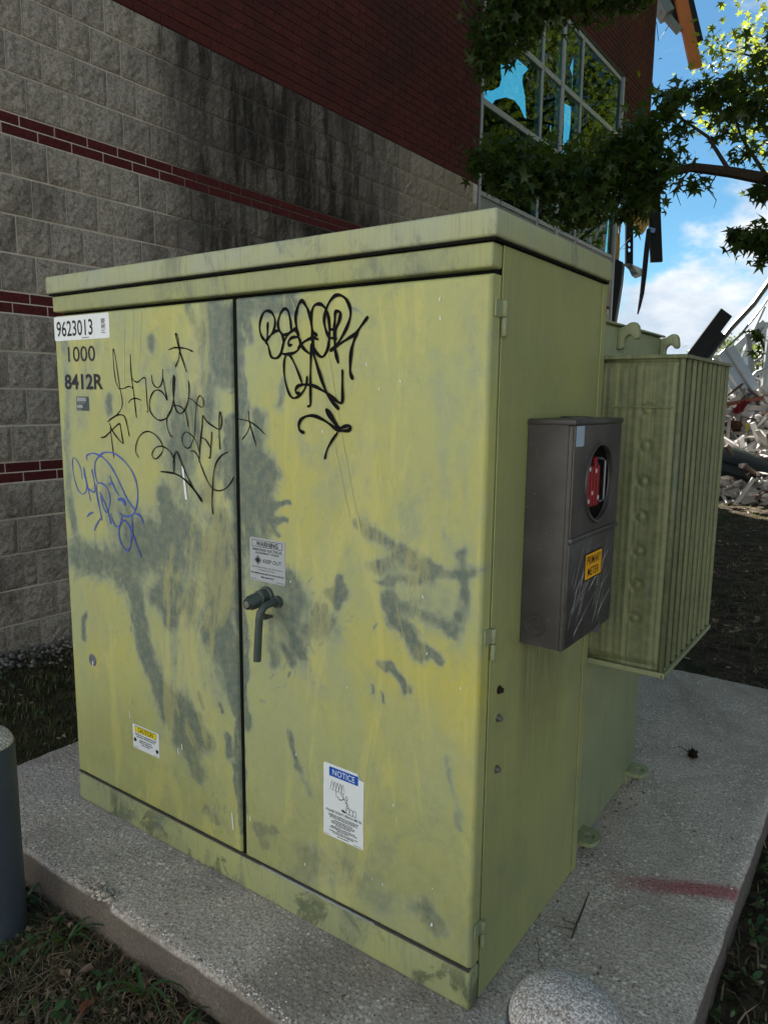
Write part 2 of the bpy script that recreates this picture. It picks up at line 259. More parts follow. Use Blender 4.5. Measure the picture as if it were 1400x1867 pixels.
def link(name, me, parent=None, loc=None):
    o = bpy.data.objects.new(name, me); COL.objects.link(o)
    if loc is not None: o.location = loc
    if parent is not None:
        o.parent = parent
        root = parent
        M = Matrix.Identity(4)
        while root is not None:
            if root.type == 'EMPTY': M = Matrix.Translation(-Vector(root.location)); break
            root = root.parent
        # meshes are authored in world space, only the Empty root carries a location
        o.matrix_parent_inverse = M if parent.type == 'EMPTY' else Matrix.Identity(4)
    return o
def thing(name, label, cat, loc, group=None):
    o = bpy.data.objects.new(name, None); COL.objects.link(o); o.location = loc
    o.empty_display_size = 0.1
    return tag(o, label, cat, group)
def tag(o, label=None, cat=None, group=None, kind=None):
    if label: o['label'] = label
    if cat: o['category'] = cat
    if group: o['group'] = group
    if kind: o['kind'] = kind
    return o
def fast_mesh(name, V, T, mat, parent=None, smooth=False, attrs=None, quads=False):
    me = bpy.data.meshes.new(name)
    V = np.ascontiguousarray(V, dtype=np.float32); T = np.ascontiguousarray(T, dtype=np.int32)
    k = T.shape[1]
    me.vertices.add(len(V)); me.vertices.foreach_set('co', V.ravel())
    me.loops.add(T.size); me.loops.foreach_set('vertex_index', T.ravel())
    me.polygons.add(len(T)); me.polygons.foreach_set('loop_start', np.arange(0, T.size, k, dtype=np.int32))
    me.update(calc_edges=True); me.validate()
    for m in (mat if isinstance(mat, (list, tuple)) else [mat]): me.materials.append(m)
    for an, av in (attrs or {}).items():
        a = me.attributes.new(an, 'FLOAT', 'POINT'); a.data.foreach_set('value', np.ascontiguousarray(av, dtype=np.float32))
    if smooth: me.shade_smooth()
    return link(name, me, parent)

def vnoise(x, y, seed=0):
    xi = np.floor(x).astype(np.int64); yi = np.floor(y).astype(np.int64); fx = x - xi; fy = y - yi
    fx = fx * fx * (3 - 2 * fx); fy = fy * fy * (3 - 2 * fy)
    def h(a, b):
        n = (a * 374761393 + b * 668265263 + seed * 1442695041) & 0xffffffff
        n = ((n ^ (n >> 13)) * 1274126177) & 0xffffffff
        return ((n ^ (n >> 16)) & 0xffff) / 65535.0
    return (h(xi, yi) * (1 - fx) + h(xi + 1, yi) * fx) * (1 - fy) + (h(xi, yi + 1) * (1 - fx) + h(xi + 1, yi + 1) * fx) * fy
def fbm(x, y, oct=4, seed=0):
    s = 0; a = 0.5; t = 0
    for k in range(oct):
        s = s + a * vnoise(x * 2 ** k, y * 2 ** k, seed + k); t += a; a *= 0.55
    return s / t
def project(P):
    d = np.atleast_2d(P) - CAM; z = d @ fwd
    zz = np.where(np.abs(z) < 1e-3, 1e-3, z)
    return 700 + FPX * (d @ rgt) / zz, 933.5 - FPX * (d @ upv) / zz, z
def smooth_line(pts, n=6):
    P = np.array(pts, float)
    if len(P) < 3:
        t = np.linspace(0, 1, n + 1)[:, None]; return P[0] + (P[-1] - P[0]) * t
    Q = np.vstack([2 * P[0] - P[1], P, 2 * P[-1] - P[-2]]); out = []
    for i in range(1, len(Q) - 2):
        a, b, c, d = Q[i - 1:i + 3]
        for k in range(n):
            t = k / n
            out.append(0.5 * (2 * b + (c - a) * t + (2 * a - 5 * b + 4 * c - d) * t * t + (3 * b - a - 3 * c + d) * t ** 3))
    out.append(P[-1]); return np.array(out)

def text_verts(s, box, F, mb, mi=0, bold=0.0, fit=True):
    """lettering s fitted into box (u0,u1,v0,v1) of the frame F(u,v)"""
    cu = bpy.data.curves.new('t', 'FONT'); cu.body = s; cu.size = 1.0; cu.resolution_u = 3; cu.offset = bold
    o = bpy.data.objects.new('t', cu); COL.objects.link(o)
    bpy.context.view_layer.update()
    dg = bpy.context.evaluated_depsgraph_get()
    me = bpy.data.meshes.new_from_object(o.evaluated_get(dg))
    V = np.array([v.co[:] for v in me.vertices])
    if len(V):
        lo, hi = V.min(0), V.max(0)
        u = box[0] + (V[:, 0] - lo[0]) / (hi[0] - lo[0] + 1e-9) * (box[1] - box[0])
        w = box[2] + (V[:, 1] - lo[1]) / (hi[1] - lo[1] + 1e-9) * (box[3] - box[2])
        mb.add([F(a, b) for a, b in zip(u, w)], [tuple(p.vertices) for p in me.polygons], mi)
    bpy.data.objects.remove(o); bpy.data.meshes.remove(me); bpy.data.curves.remove(cu)
def rect(mb, u0, u1, v0, v1, F, mi=0):
    mb.add([F(u0, v0), F(u1, v0), F(u1, v1), F(u0, v1)], [(0, 1, 2, 3)], mi)
def ribbon(mb, pts, width, F, mi=0, off=0.0, taper=0.85):
    """pen stroke on the plane of F(u,v,h); height creeps along so crossings never share a plane"""
    P = smooth_line(pts, 5); n = len(P)
    T = np.gradient(P, axis=0); T /= (np.linalg.norm(T, axis=1)[:, None] + 1e-9)
    N = np.stack([-T[:, 1], T[:, 0]], 1)
    w = width / 2 * (0.88 + 0.22 * np.sin(np.arange(n) * 0.5 + width * 900))
    w[0] *= taper; w[-1] *= taper
    V = []
    for i in range(n):
        h = off + 2.5e-6 * i
        V.append(F(*(P[i] + N[i] * w[i]), h)); V.append(F(*(P[i] - N[i] * w[i]), h))
    mb.add(V, [(2 * i, 2 * i + 1, 2 * i + 3, 2 * i + 2) for i in range(n - 1)], mi)
    for e, sgn in ((0, -1), (n - 1, 1)):
        h = off + 2.5e-6 * e + (1e-6 if sgn > 0 else -1e-6)
        c = P[e]; a = math.atan2(N[e][1], N[e][0])
        arc = [c + w[e] * np.array((math.cos(a - sgn * t), math.sin(a - sgn * t))) for t in np.linspace(0, math.pi, 6)]
        mb.add([F(*q, h) for q in arc], [tuple(range(6))], mi)
# ------------------------------------------------------------------ materials
def paint_material(name, kind):
    n = NT(name, 0.5, 0.35)
    yellow, olive = s2l(184, 178, 84), s2l(162, 170, 116)
    grey_l, grey_d = s2l(138, 150, 132), s2l(78, 94, 92)
    big = n.noise(2.3, 4, 0.6)
    fine = n.noise(38, 6, 0.7)
    streak = n.noise(9, 5, 0.65, n.pos(6, 6, 0.35))
    streak2 = n.noise(22, 4, 0.6, n.pos(7, 7, 0.22))
    if kind == 'door':
        sm = n.attr('smear'); ye = n.attr('yellow')
        yfac = n.math('ADD', n.rng(big, 0.36, 0.66, 0.1, 0.55), n.math('MULTIPLY', ye, 0.8), True)
        c = n.mix(yfac, olive, yellow)
        fa_ = n.math('SUBTRACT', n.noise(42, 10, 0.78, n.pos(1.5, 1, 0.7), 0.7), 0.5)
        fb_ = n.math('SUBTRACT', n.noise(9, 10, 0.72, n.pos(1.2, 1, 0.9), 0.5), 0.5)
        dl = n.math('ADD', sm, n.math('ADD', n.math('MULTIPLY', fa_, 0.75), n.math('MULTIPLY', fb_, 0.7)))
        dd = n.math('ADD', sm, n.math('ADD', n.math('MULTIPLY', fa_, 0.55), n.math('MULTIPLY', fb_, 0.95)))
        f1 = n.math('MULTIPLY', n.rng(dl, 0.12, 0.7), n.rng(sm, 0.0, 0.16))
        f2 = n.math('MULTIPLY', n.rng(dd, 0.42, 1.05), n.rng(sm, 0.05, 0.3))
        haze_ = n.rng(n.noise(1.5, 7, 0.72, n.pos(1.1, 1, 0.8), 0.7), 0.42, 0.62)
        c = n.mix(n.math('MULTIPLY', haze_, 0.5), c, s2l(150, 160, 130))
        mot = n.rng(n.noise(15, 10, 0.8, n.pos(1.6, 1, 0.8), 1.2), 0.5, 0.66)
        c = n.mix(n.math('MULTIPLY', mot, 0.3), c, s2l(124, 136, 116))
        c = n.mix(n.math('MULTIPLY', f1, 0.78), c, grey_l)
        c = n.mix(n.math('MULTIPLY', f2, 0.85), c, grey_d)
        c = n.mix(n.math('MULTIPLY', n.rng(streak, 0.55, 0.75), 0.22), c, grey_l)
        z = n.xyz()[2]
        low = n.math('MULTIPLY', n.rng(z, 0.62, 0.1), n.rng(n.noise(3.5, 5, 0.65), 0.3, 0.62))
        c = n.mix(n.math('MULTIPLY', low, 0.6), c, s2l(138, 141, 86))
        hand = n.rng(n.noise(11, 8, 0.75, n.pos(1, 1, 1), 1.2), 0.58, 0.72)
        c = n.mix(n.math('MULTIPLY', hand, 0.3), c, grey_l)
        rub = n.rng(n.noise(6, 9, 0.8, n.pos(1, 1, 0.8), 2.2), 0.53, 0.6)
        c = n.mix(n.math('MULTIPLY', n.math('MULTIPLY', rub, n.rng(n.noise(1.7, 3), 0.45, 0.6)), 0.35), c, s2l(126, 138, 120))
        wipe = n.rng(n.noise(3.2, 6, 0.7, n.pos(2.2, 1, 0.55), 1.4), 0.52, 0.62)
        c = n.mix(n.math('MULTIPLY', wipe, 0.3), c, s2l(206, 200, 112))
    else:
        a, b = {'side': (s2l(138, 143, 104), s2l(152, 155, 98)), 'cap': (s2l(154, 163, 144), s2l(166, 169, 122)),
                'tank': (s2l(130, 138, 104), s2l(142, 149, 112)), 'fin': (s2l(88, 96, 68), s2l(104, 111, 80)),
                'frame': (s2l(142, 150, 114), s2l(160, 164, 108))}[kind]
        c = n.mix(n.rng(big, 0.35, 0.65), a, b)
        if kind == 'side':
            z = n.xyz()[2]
            c = n.mix(n.math('MULTIPLY', n.rng(streak2, 0.45, 0.68), 0.4), c, s2l(178, 174, 92))
            c = n.mix(n.math('MULTIPLY', n.rng(n.noise(5, 5, 0.6), 0.45, 0.7), 0.4), c, s2l(120, 130, 96))
            c = n.mix(n.math('MULTIPLY', n.rng(z, 0.8, 1.3), 0.35), c, s2l(138, 141, 86))
            x, y, z = n.xyz()                       # drip stains plus painted shadow below the meter box
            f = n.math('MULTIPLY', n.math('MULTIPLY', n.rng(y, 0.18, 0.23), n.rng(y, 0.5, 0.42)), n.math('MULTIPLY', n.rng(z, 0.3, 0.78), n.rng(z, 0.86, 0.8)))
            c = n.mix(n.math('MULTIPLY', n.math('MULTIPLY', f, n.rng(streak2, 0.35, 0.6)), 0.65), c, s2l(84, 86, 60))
        else:
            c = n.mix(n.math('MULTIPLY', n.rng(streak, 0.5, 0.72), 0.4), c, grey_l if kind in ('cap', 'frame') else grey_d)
        if kind == 'frame':
            zf = n.xyz()[2]
            blot = n.math('MULTIPLY', n.rng(n.noise(8, 8, 0.75, n.pos(1, 1, 0.8), 0.8), 0.52, 0.6), n.rng(zf, 0.12, 0.06))
            c = n.mix(n.math('MULTIPLY', blot, 0.75), c, s2l(62, 74, 58))
        if kind in ('cap', 'frame'):
            c = n.mix(n.math('MULTIPLY', n.rng(n.noise(7, 8, 0.78, n.pos(1, 1, 0.5), 0.9), 0.51, 0.66), 0.7), c, s2l(100, 112, 102))
            c = n.mix(n.math('MULTIPLY', n.rng(streak2, 0.5, 0.7), 0.4), c, s2l(112, 122, 106))
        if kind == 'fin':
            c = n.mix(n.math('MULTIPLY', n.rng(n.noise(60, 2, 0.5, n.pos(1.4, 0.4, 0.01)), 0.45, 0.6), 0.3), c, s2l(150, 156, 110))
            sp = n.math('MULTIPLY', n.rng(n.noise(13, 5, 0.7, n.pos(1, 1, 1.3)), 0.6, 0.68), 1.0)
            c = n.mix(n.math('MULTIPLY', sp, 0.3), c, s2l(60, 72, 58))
    c = n.mix(n.math('MULTIPLY', n.rng(fine, 0.35, 0.7), 0.26 if kind == 'door' else 0.15), c, s2l(186, 184, 138))
    specks = n.rng(n.voro(70), 0.06, 0.03)
    pick = n.rng(n.noise(9, 2), 0.5, 0.56)
    c = n.mix(n.math('MULTIPLY', n.math('MULTIPLY', specks, pick), 0.7), c, s2l(48, 52, 40))
    wsp = n.rng(n.voro(23), 0.035, 0.02)
    c = n.mix(n.math('MULTIPLY', n.math('MULTIPLY', wsp, n.rng(n.noise(5, 2), 0.56, 0.6)), 0.8), c, s2l(215, 216, 200))
    n.color(c)
    n.rough(n.rng(n.math('ADD', fine, big), 0.7, 1.3, 0.42, 0.66))
    n.bump(n.math('ADD', n.math('MULTIPLY', big, 6.0), fine), 0.05, 0.004)
    return n.done()
M_door = paint_material('door paint', 'door')
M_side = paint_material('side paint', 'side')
M_cap = paint_material('cap paint', 'cap')
M_tank = paint_material('tank paint', 'tank')
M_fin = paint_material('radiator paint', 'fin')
M_frame = paint_material('frame paint', 'frame')

def concrete_material():
    n = NT('aggregate concrete', 0.9, 0.2)
    c = n.mix(n.rng(n.noise(4.5, 6, 0.65), 0.3, 0.7), s2l(186, 177, 164), s2l(216, 206, 193))
    c = n.mix(n.rng(n.noise(140, 3, 0.7), 0.35, 0.7), c, s2l(140, 132, 122))
    for sc, lo, hi, col, gate in ((75, 0.34, 0.26, s2l(232, 226, 216), (0.46, 0.6)), (48, 0.28, 0.2, s2l(240, 236, 228), (0.5, 0.58)), (95, 0.3, 0.22, s2l(72, 68, 64), (0.5, 0.6))):
        f = n.math('MULTIPLY', n.rng(n.voro(sc), lo, hi), n.rng(n.voro(sc, out='Color'), gate[0], gate[1]))
        f = n.math('MULTIPLY', f, n.rng(n.noise(2.6, 5, 0.65), 0.36, 0.62, 0.25, 1.0))
        c = n.mix(n.math('MULTIPLY', f, 0.8), c, col)
    x, y, z = n.xyz()
    c = n.mix(n.math('MULTIPLY', n.rng(n.noise(1.3, 7, 0.7, n.pos(1, 0.5, 1), 0.8), 0.48, 0.66), 0.55), c, s2l(122, 113, 100))
    crk = n.math('ABSOLUTE', n.math('SUBTRACT', n.noise(1.9, 8, 0.62), 0.47))
    c = n.mix(n.math('MULTIPLY', n.math('MULTIPLY', n.rng(crk, 0.0022, 0.0008), n.rng(n.noise(0.9, 2), 0.5, 0.58)), 0.7), c, s2l(58, 54, 50))
    # worn darker grime patches and leaf stains
    c = n.mix(n.math('MULTIPLY', n.rng(n.noise(2.2, 6, 0.7, dist=0.5), 0.5, 0.72), 0.4), c, s2l(118, 113, 106))
    c = n.mix(n.math('MULTIPLY', n.rng(n.noise(9, 6, 0.7, n.pos(1, 1, 1), 1.0), 0.6, 0.7), 0.3), c, s2l(96, 92, 88))
    # soil-stained faces of the slab below its arris
    c = n.mix(n.math('MULTIPLY', n.rng(n.math('ADD', z, n.math('MULTIPLY', n.noise(20, 5, 0.7), 0.02)), 0.002, -0.012), 0.82), c, s2l(84, 76, 68))
    # sprayed red survey mark running from the cabinet side to the slab edge
    ax, ay, bx, by = 1.50, 0.585, 1.93, 0.805
    L = math.hypot(bx - ax, by - ay); ux, uy = (bx - ax) / L, (by - ay) / L
    t = n.math('ADD', n.math('MULTIPLY', n.math('SUBTRACT', x, ax), ux), n.math('MULTIPLY', n.math('SUBTRACT', y, ay), uy))
    d = n.math('ABSOLUTE', n.math('ADD', n.math('MULTIPLY', n.math('SUBTRACT', x, ax), -uy), n.math('MULTIPLY', n.math('SUBTRACT', y, ay), ux)))
    d = n.math('ADD', d, n.math('MULTIPLY', n.math('SUBTRACT', n.noise(25, 4, 0.7), 0.5), 0.035))
    f = n.math('MULTIPLY', n.rng(d, 0.05, 0.012), n.rng(t, 0.02, 0.34))
    f = n.math('MULTIPLY', n.math('MULTIPLY', f, n.rng(z, -0.022, -0.004)), n.rng(n.noise(150, 4, 0.75), 0.3, 0.52, 0.45, 1.0))
    c = n.mix(n.math('MULTIPLY', f, 0.76), c, s2l(146, 38, 60))
    n.color(c)
    n.bump(n.math('ADD', n.noise(130, 4, 0.7), n.math('MULTIPLY', n.voro(75), -0.8)), 0.55, 0.006)
    return n.done()
M_conc = concrete_material()

def soil_material():
    n = NT('soil', 0.95, 0.1)
    c = n.mix(n.rng(n.noise(7, 7, 0.7), 0.35, 0.65), s2l(52, 45, 38), s2l(98, 86, 72))
    c = n.mix(n.rng(n.noise(45, 6, 0.75), 0.45, 0.65), c, s2l(34, 30, 25))
    c = n.mix(n.math('MULTIPLY', n.rng(n.noise(90, 4, 0.7), 0.6, 0.72), 0.7), c, s2l(120, 106, 84))
    c = n.mix(n.math('MULTIPLY', n.rng(n.noise(1.1, 5, 0.6), 0.5, 0.62), 0.5), c, s2l(52, 60, 34))
    n.color(c); n.bump(n.noise(38, 8, 0.75), 0.9, 0.03); return n.done()
M_soil = soil_material()

def leaf_material(name, c1, c2, c3, trans=0.45, transcol=(150, 170, 40)):
    n = NT(name, 0.45, 0.35)
    r = n.island()
    c = n.ramp(r, (0.0, s2l(*c1)), (0.55, s2l(*c2)), (1.0, s2l(*c3)))
    n.color(c)
    tr = n.t.nodes.new('ShaderNodeBsdfTranslucent')
    n.put(tr.inputs[0], n.mix(0.6, c, s2l(*transcol)))
    ms = n.t.nodes.new('ShaderNodeMixShader'); ms.inputs[0].default_value = trans
    n.t.links.new(n.b.outputs[0], ms.inputs[1]); n.t.links.new(tr.outputs[0], ms.inputs[2])
    n.t.links.new(ms.outputs[0], n.out.inputs[0]); return n.done()
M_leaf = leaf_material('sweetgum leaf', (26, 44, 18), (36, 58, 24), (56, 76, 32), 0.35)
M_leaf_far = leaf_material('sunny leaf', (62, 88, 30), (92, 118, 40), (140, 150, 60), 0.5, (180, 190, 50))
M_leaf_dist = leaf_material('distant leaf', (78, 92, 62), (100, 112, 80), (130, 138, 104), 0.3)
M_weed = leaf_material('weed leaf', (38, 62, 34), (52, 84, 44), (84, 108, 70), 0.25)
M_grass = leaf_material('grass blade', (34, 46, 24), (52, 62, 36), (104, 98, 70), 0.2)
M_litter = leaf_material('dead leaf', (70, 56, 42), (118, 98, 76), (168, 150, 124), 0.12, (140, 100, 50))
M_bark = plain('bark', s2l(50, 44, 39), 0.9, 0.1, var=0.4, scale=22)

def block_material():
    n = NT('split face block', 0.95, 0.1)
    r = n.orand(); isl = n.island()
    c = n.mix(n.math('ADD', n.math('MULTIPLY', isl, 0.5), n.math('MULTIPLY', r, 0.5)), s2l(156, 148, 138), s2l(214, 205, 192))
    c = n.mix(n.math('MULTIPLY', r, 0.6), c, s2l(176, 164, 146))
    c = n.mix(n.math('MULTIPLY', n.rng(n.noise(50, 8, 0.82), 0.44, 0.6), 0.75), c, s2l(116, 108, 98))
    c = n.mix(n.math('MULTIPLY', n.rng(n.noise(95, 5, 0.75), 0.53, 0.66), 0.75), c, s2l(226, 217, 200))
    x, y, z = n.xyz()
    # soot and mildew run down from the brick ledge, widest near y = 3.3
    yj = n.math('ADD', y, n.math('MULTIPLY', n.math('SUBTRACT', n.noise(1.6, 6, 0.7, n.pos(1, 1, 0.4)), 0.5), 1.7))
    f = n.math('MULTIPLY', n.rng(yj, 1.75, 2.45), n.rng(yj, 5.3, 3.9))
    run = n.rng(n.noise(2.4, 6, 0.7, n.pos(1, 2.2, 0.5), 0.4), 0.36, 0.6)
    f = n.math('MULTIPLY', f, n.math('ADD', 0.62, n.math('MULTIPLY', run, 0.38)))
    f = n.math('MULTIPLY', f, n.rng(z, 0.6, 2.2, 0.3, 1.0))
    c = n.mix(n.math('MULTIPLY', f, 0.95), c, s2l(44, 41, 38))
    f2 = n.math('MULTIPLY', n.rng(n.noise(1.8, 7, 0.72, n.pos(1, 1, 0.7), 0.6), 0.5, 0.68), 0.6)
    c = n.mix(f2, c, s2l(88, 82, 74))
    c = n.mix(n.math('MULTIPLY', n.rng(y, 4.3, 5.2), 0.35), c, s2l(156, 138, 104))
    n.color(c); n.bump(n.noise(58, 9, 0.8), 1.0, 0.022); return n.done()
M_block = block_material()

def brick_material(name, a, b, stain):
    n = NT(name, 0.85, 0.15)
    r = n.math('ADD', n.math('MULTIPLY', n.orand(), 0.5), n.math('MULTIPLY', n.island(), 0.5))
    c = n.mix(r, s2l(*a), s2l(*b))
    c = n.mix(n.rng(n.noise(50, 6, 0.7), 0.4, 0.7), c, tuple(v * 0.7 for v in s2l(*a)[:3]) + (1,))
    if stain:
        f = n.math('MULTIPLY', n.rng(n.noise(0.9, 6, 0.7, n.pos(1, 1, 0.6), 0.4), 0.46, 0.64), 0.6)
        c = n.mix(f, c, s2l(48, 34, 32))
    n.color(c); n.bump(n.noise(90, 6, 0.7), 0.4, 0.006); return n.done()
M_brick = brick_material('red brick', (72, 34, 31), (98, 48, 42), True)
M_bandbrick = brick_material('glazed red brick', (74, 32, 33), (94, 40, 40), False)
def mortar_material():
    n = NT('pale mortar', 0.95, 0.1)
    c = n.mix(n.noise(40, 5, 0.65), s2l(196, 187, 173), s2l(226, 218, 204)); x, y, z = n.xyz()
    yj = n.math('ADD', y, n.math('MULTIPLY', n.math('SUBTRACT', n.noise(1.6, 6, 0.7, n.pos(1, 1, 0.4)), 0.5), 1.7))
    f = n.math('MULTIPLY', n.rng(yj, 1.75, 2.45), n.rng(yj, 5.3, 3.9)); f = n.math('MULTIPLY', f, n.rng(z, 0.6, 2.2, 0.3, 1.0))
    c = n.mix(n.math('MULTIPLY', f, 0.85), c, s2l(50, 46, 42))
    n.color(n.mix(n.math('MULTIPLY', n.rng(n.noise(1.8, 7, 0.72), 0.45, 0.65), 0.2), c, s2l(110, 103, 94))); n.bump(n.noise(160, 3), 0.3, 0.003)
    return n.done()
M_mortar = mortar_material()
M_mortar_d = plain('grimy mortar', s2l(72, 56, 52), 0.95, 0.1, var=0.3, scale=30)
M_alu = plain('window aluminium', s2l(150, 152, 156), 0.45, 0.5, 0.2, var=0.08, scale=8)
M_panel = plain('grey spandrel panel', s2l(132, 134, 132), 0.5, 0.4, 0.0, var=0.12, scale=6)
M_black = plain('black rubber', s2l(22, 22, 22), 0.6, 0.3)
M_dark = plain('gutted interior board', s2l(38, 38, 36), 0.95, 0.1, var=0.4, scale=5)
def glass_material():
    n = NT('tinted window glass')
    t = n.t
    tr = t.nodes.new('ShaderNodeBsdfTransparent'); tr.inputs[0].default_value = (0.27, 0.84, 0.78, 1)
    gl = t.nodes.new('ShaderNodeBsdfGlossy'); gl.inputs[0].default_value = (0.27, 0.33, 0.32, 1); gl.inputs[1].default_value = 0.015
    fr = t.nodes.new('ShaderNodeFresnel'); fr.inputs[0].default_value = 1.55
    ms = t.nodes.new('ShaderNodeMixShader')
    t.links.new(n.math('ADD', fr.outputs[0], 0.04, True), ms.inputs[0])
    t.links.new(tr.outputs[0], ms.inputs[1]); t.links.new(gl.outputs[0], ms.inputs[2])
    t.links.new(ms.outputs[0], n.out.inputs[0]); return n.done()
M_glass = glass_material()

# ------------------------------------------------------------------ ground
GZ = -0.12
def ground_z(x, y):
    z = GZ + 0.05 * (fbm(x * 1.3, y * 1.3, 4, 3) - 0.5) + 0.025 * (fbm(x * 9, y * 9, 3, 5) - 0.5)
    return z - 0.015 * np.clip((-0.6 - x) / 1.2, 0, 1) - 0.10 * np.clip((np.abs(y) - 14) / 20, 0, 1)
xs = np.concatenate([[-600, -200, -80, -30, -12], np.linspace(-6, 6, 260), [9, 14, 25, 60, 200, 600]])
ys = np.concatenate([[-600, -200, -60, -20, -8], np.linspace(-3, 9, 240), np.linspace(9.4, 22, 40), [26, 35, 60, 150, 400, 900]])
GX, GY = np.meshgrid(xs, ys)
GV = np.stack([GX, GY, ground_z(GX, GY)], -1).reshape(-1, 3)
ny, nx = GX.shape
I = (np.arange(ny - 1)[:, None] * nx + np.arange(nx - 1)).ravel()
tag(fast_mesh('ground', GV, np.stack([I, I + 1, I + nx + 1, I + nx], 1), M_soil, smooth=True), kind='structure')

# unseen concrete yard added behind the camera to bounce sun onto the doors
yd = MB().box((-40, -40, GZ - 0.2), (40, -2.4, GZ + 0.03))
M_yard = plain('bounce yard concrete', s2l(128, 124, 116), 0.9, 0.2, var=0.2, scale=3)
tag(yd.build('bounce_pavement', M_yard), kind='structure')

# unseen pale building added behind the camera to bounce sun on doors and slab
M_stucco = plain('pale stucco', s2l(220, 221, 220), 0.95, 0.1, var=0.05, scale=2)
NB = thing('bounce_building', 'added pale stucco building bouncing sunlight from behind the camera', 'building', (2, -14, GZ))
MB().box((-16, -20, -0.4), (20, -13.5, 11)).build('wall', M_stucco, NB)
MB().box((-16.2, -20.2, 11.002), (20.2, -13.3, 11.4)).build('roof', M_yard, NB)
M_nwin = plain('dark window', s2l(40, 46, 52), 0.2, 0.5)
for i in range(6):
    for zf in (2.2, 6.2): MB().box((-13.5 + i * 5.6, -13.52, zf), (-12.0 + i * 5.6, -13.46, zf + 1.5)).build('window', M_nwin, NB)

# concrete pad, its arrises worn and chipped
PX0, PX1, PY0, PY1 = -0.388, 1.905, -0.257, 2.50
def pad():
    px = np.linspace(PX0, PX1, 150); py = np.linspace(PY0, PY1, 180)
    X, Y = np.meshgrid(px, py)
    e = np.minimum(np.minimum(X - PX0, PX1 - X), np.minimum(Y - PY0, PY1 - Y))
    ch = fbm(X * 14, Y * 14, 4, 9)
    Z = 0.0 - 0.0015 * fbm(X * 5, Y * 5, 3, 2) - np.clip(0.02 - e, 0, 1) ** 2 * 18 * (0.35 + ch)
    gouge = np.exp(-(((X - 0.50) / 0.05) ** 2 + ((Y + 0.262) / 0.025) ** 2)); Z -= 0.022 * gouge
    Xj = X.copy(); Yj = Y.copy()
    top = np.stack([Xj, Yj, Z], -1).reshape(-1, 3)
    n_, m_ = X.shape
    I = (np.arange(n_ - 1)[:, None] * m_ + np.arange(m_ - 1)).ravel()
    F = [np.stack([I, I + 1, I + m_ + 1, I + m_], 1)]
    V = [top]; cnt = len(top)
    ring = list(range(m_)) + [i * m_ + m_ - 1 for i in range(1, n_)] + [(n_ - 1) * m_ + j for j in range(m_ - 2, -1, -1)] + [i * m_ for i in range(n_ - 2, 0, -1)]
    prev = np.array(ring); L = len(ring); base = top[prev]
    nrm = np.zeros((L, 3)); nrm[:, 0] = (base[:, 0] > PX1 - 1e-6) * 1.0 - (base[:, 0] < PX0 + 1e-6); nrm[:, 1] = (base[:, 1] > PY1 - 1e-6) * 1.0 - (base[:, 1] < PY0 + 1e-6)
    s = np.cumsum(np.r_[0, np.linalg.norm(np.diff(base, axis=0), axis=1)])
    for k, z in enumerate((-0.012, -0.03, -0.055, -0.09, -0.13, -0.2)):
        q = base + nrm * (0.006 + 0.012 * (fbm(s * 9, np.full(L, z * 40 + 3), 4, 21) - 0.4))[:, None]
        q[:, 2] = np.minimum(z, base[:, 2] - 0.004)
        V.append(q); cur = np.arange(cnt, cnt + L); cnt += L
        F.append(np.stack([prev, cur, np.roll(cur, -1), np.roll(prev, -1)], 1)); prev = cur
    o = fast_mesh('concrete_pad', np.vstack(V), np.vstack(F), M_conc, smooth=True)
    tag(o, 'weathered grey exposed aggregate concrete slab under the transformer cabinet', kind='structure')
    return o
PAD = pad()

def island_stones(name, pts, size, mat, parent=None, flat=0.6, seed=1):
    r = np.random.default_rng(seed)
    oct_ = np.array([(1, 0, 0), (-1, 0, 0), (0, 1, 0), (0, -1, 0), (0, 0, 1), (0, 0, -1)], float)
    tri = np.array([(0, 2, 4), (2, 1, 4), (1, 3, 4), (3, 0, 4), (2, 0, 5), (1, 2, 5), (3, 1, 5), (0, 3, 5)])
    n = len(pts); a = r.uniform(0, 6.28, n); sc = size[:, None] * r.uniform(0.55, 1.2, (n, 3)); sc[:, 2] *= flat
    V = oct_[None] * r.uniform(0.7, 1.2, (n, 6, 1)) * sc[:, None, :]
    c, s = np.cos(a)[:, None], np.sin(a)[:, None]
    V = np.stack([V[..., 0] * c - V[..., 1] * s, V[..., 0] * s + V[..., 1] * c, V[..., 2]], -1) + np.asarray(pts)[:, None, :]
    T = (tri[None] + (np.arange(n) * 6)[:, None, None]).reshape(-1, 3)
    return fast_mesh(name, V.reshape(-1, 3), T, mat, parent)
nm = NT('aggregate pebble', 0.8, 0.3)
nm.color(nm.ramp(nm.island(), (0.0, s2l(112, 104, 96)), (0.45, s2l(178, 168, 156)), (0.8, s2l(216, 208, 198)), (1.0, s2l(240, 236, 230))))
M_peb = nm.done()
n_ = 9000
ax_ = rng.uniform(PX0 + 0.01, PX1 - 0.008, n_); ay_ = PY0 + 0.006 + (PY1 - PY0 - 0.02) * rng.uniform(0, 1, n_) ** 1.6
den_ = fbm(ax_ * 4, ay_ * 4, 3, 31); k = (rng.uniform(0.2, 0.75, n_) < den_) & ~((ax_ > -0.01) & (ax_ < 1.51) & (ay_ > -0.01) & (ay_ < 1.32))
ax_, ay_ = ax_[k], ay_[k]; sz_ = rng.uniform(0.0016, 0.0042, len(ax_)) * (1 + 0.9 * (rng.random(len(ax_)) < 0.06))
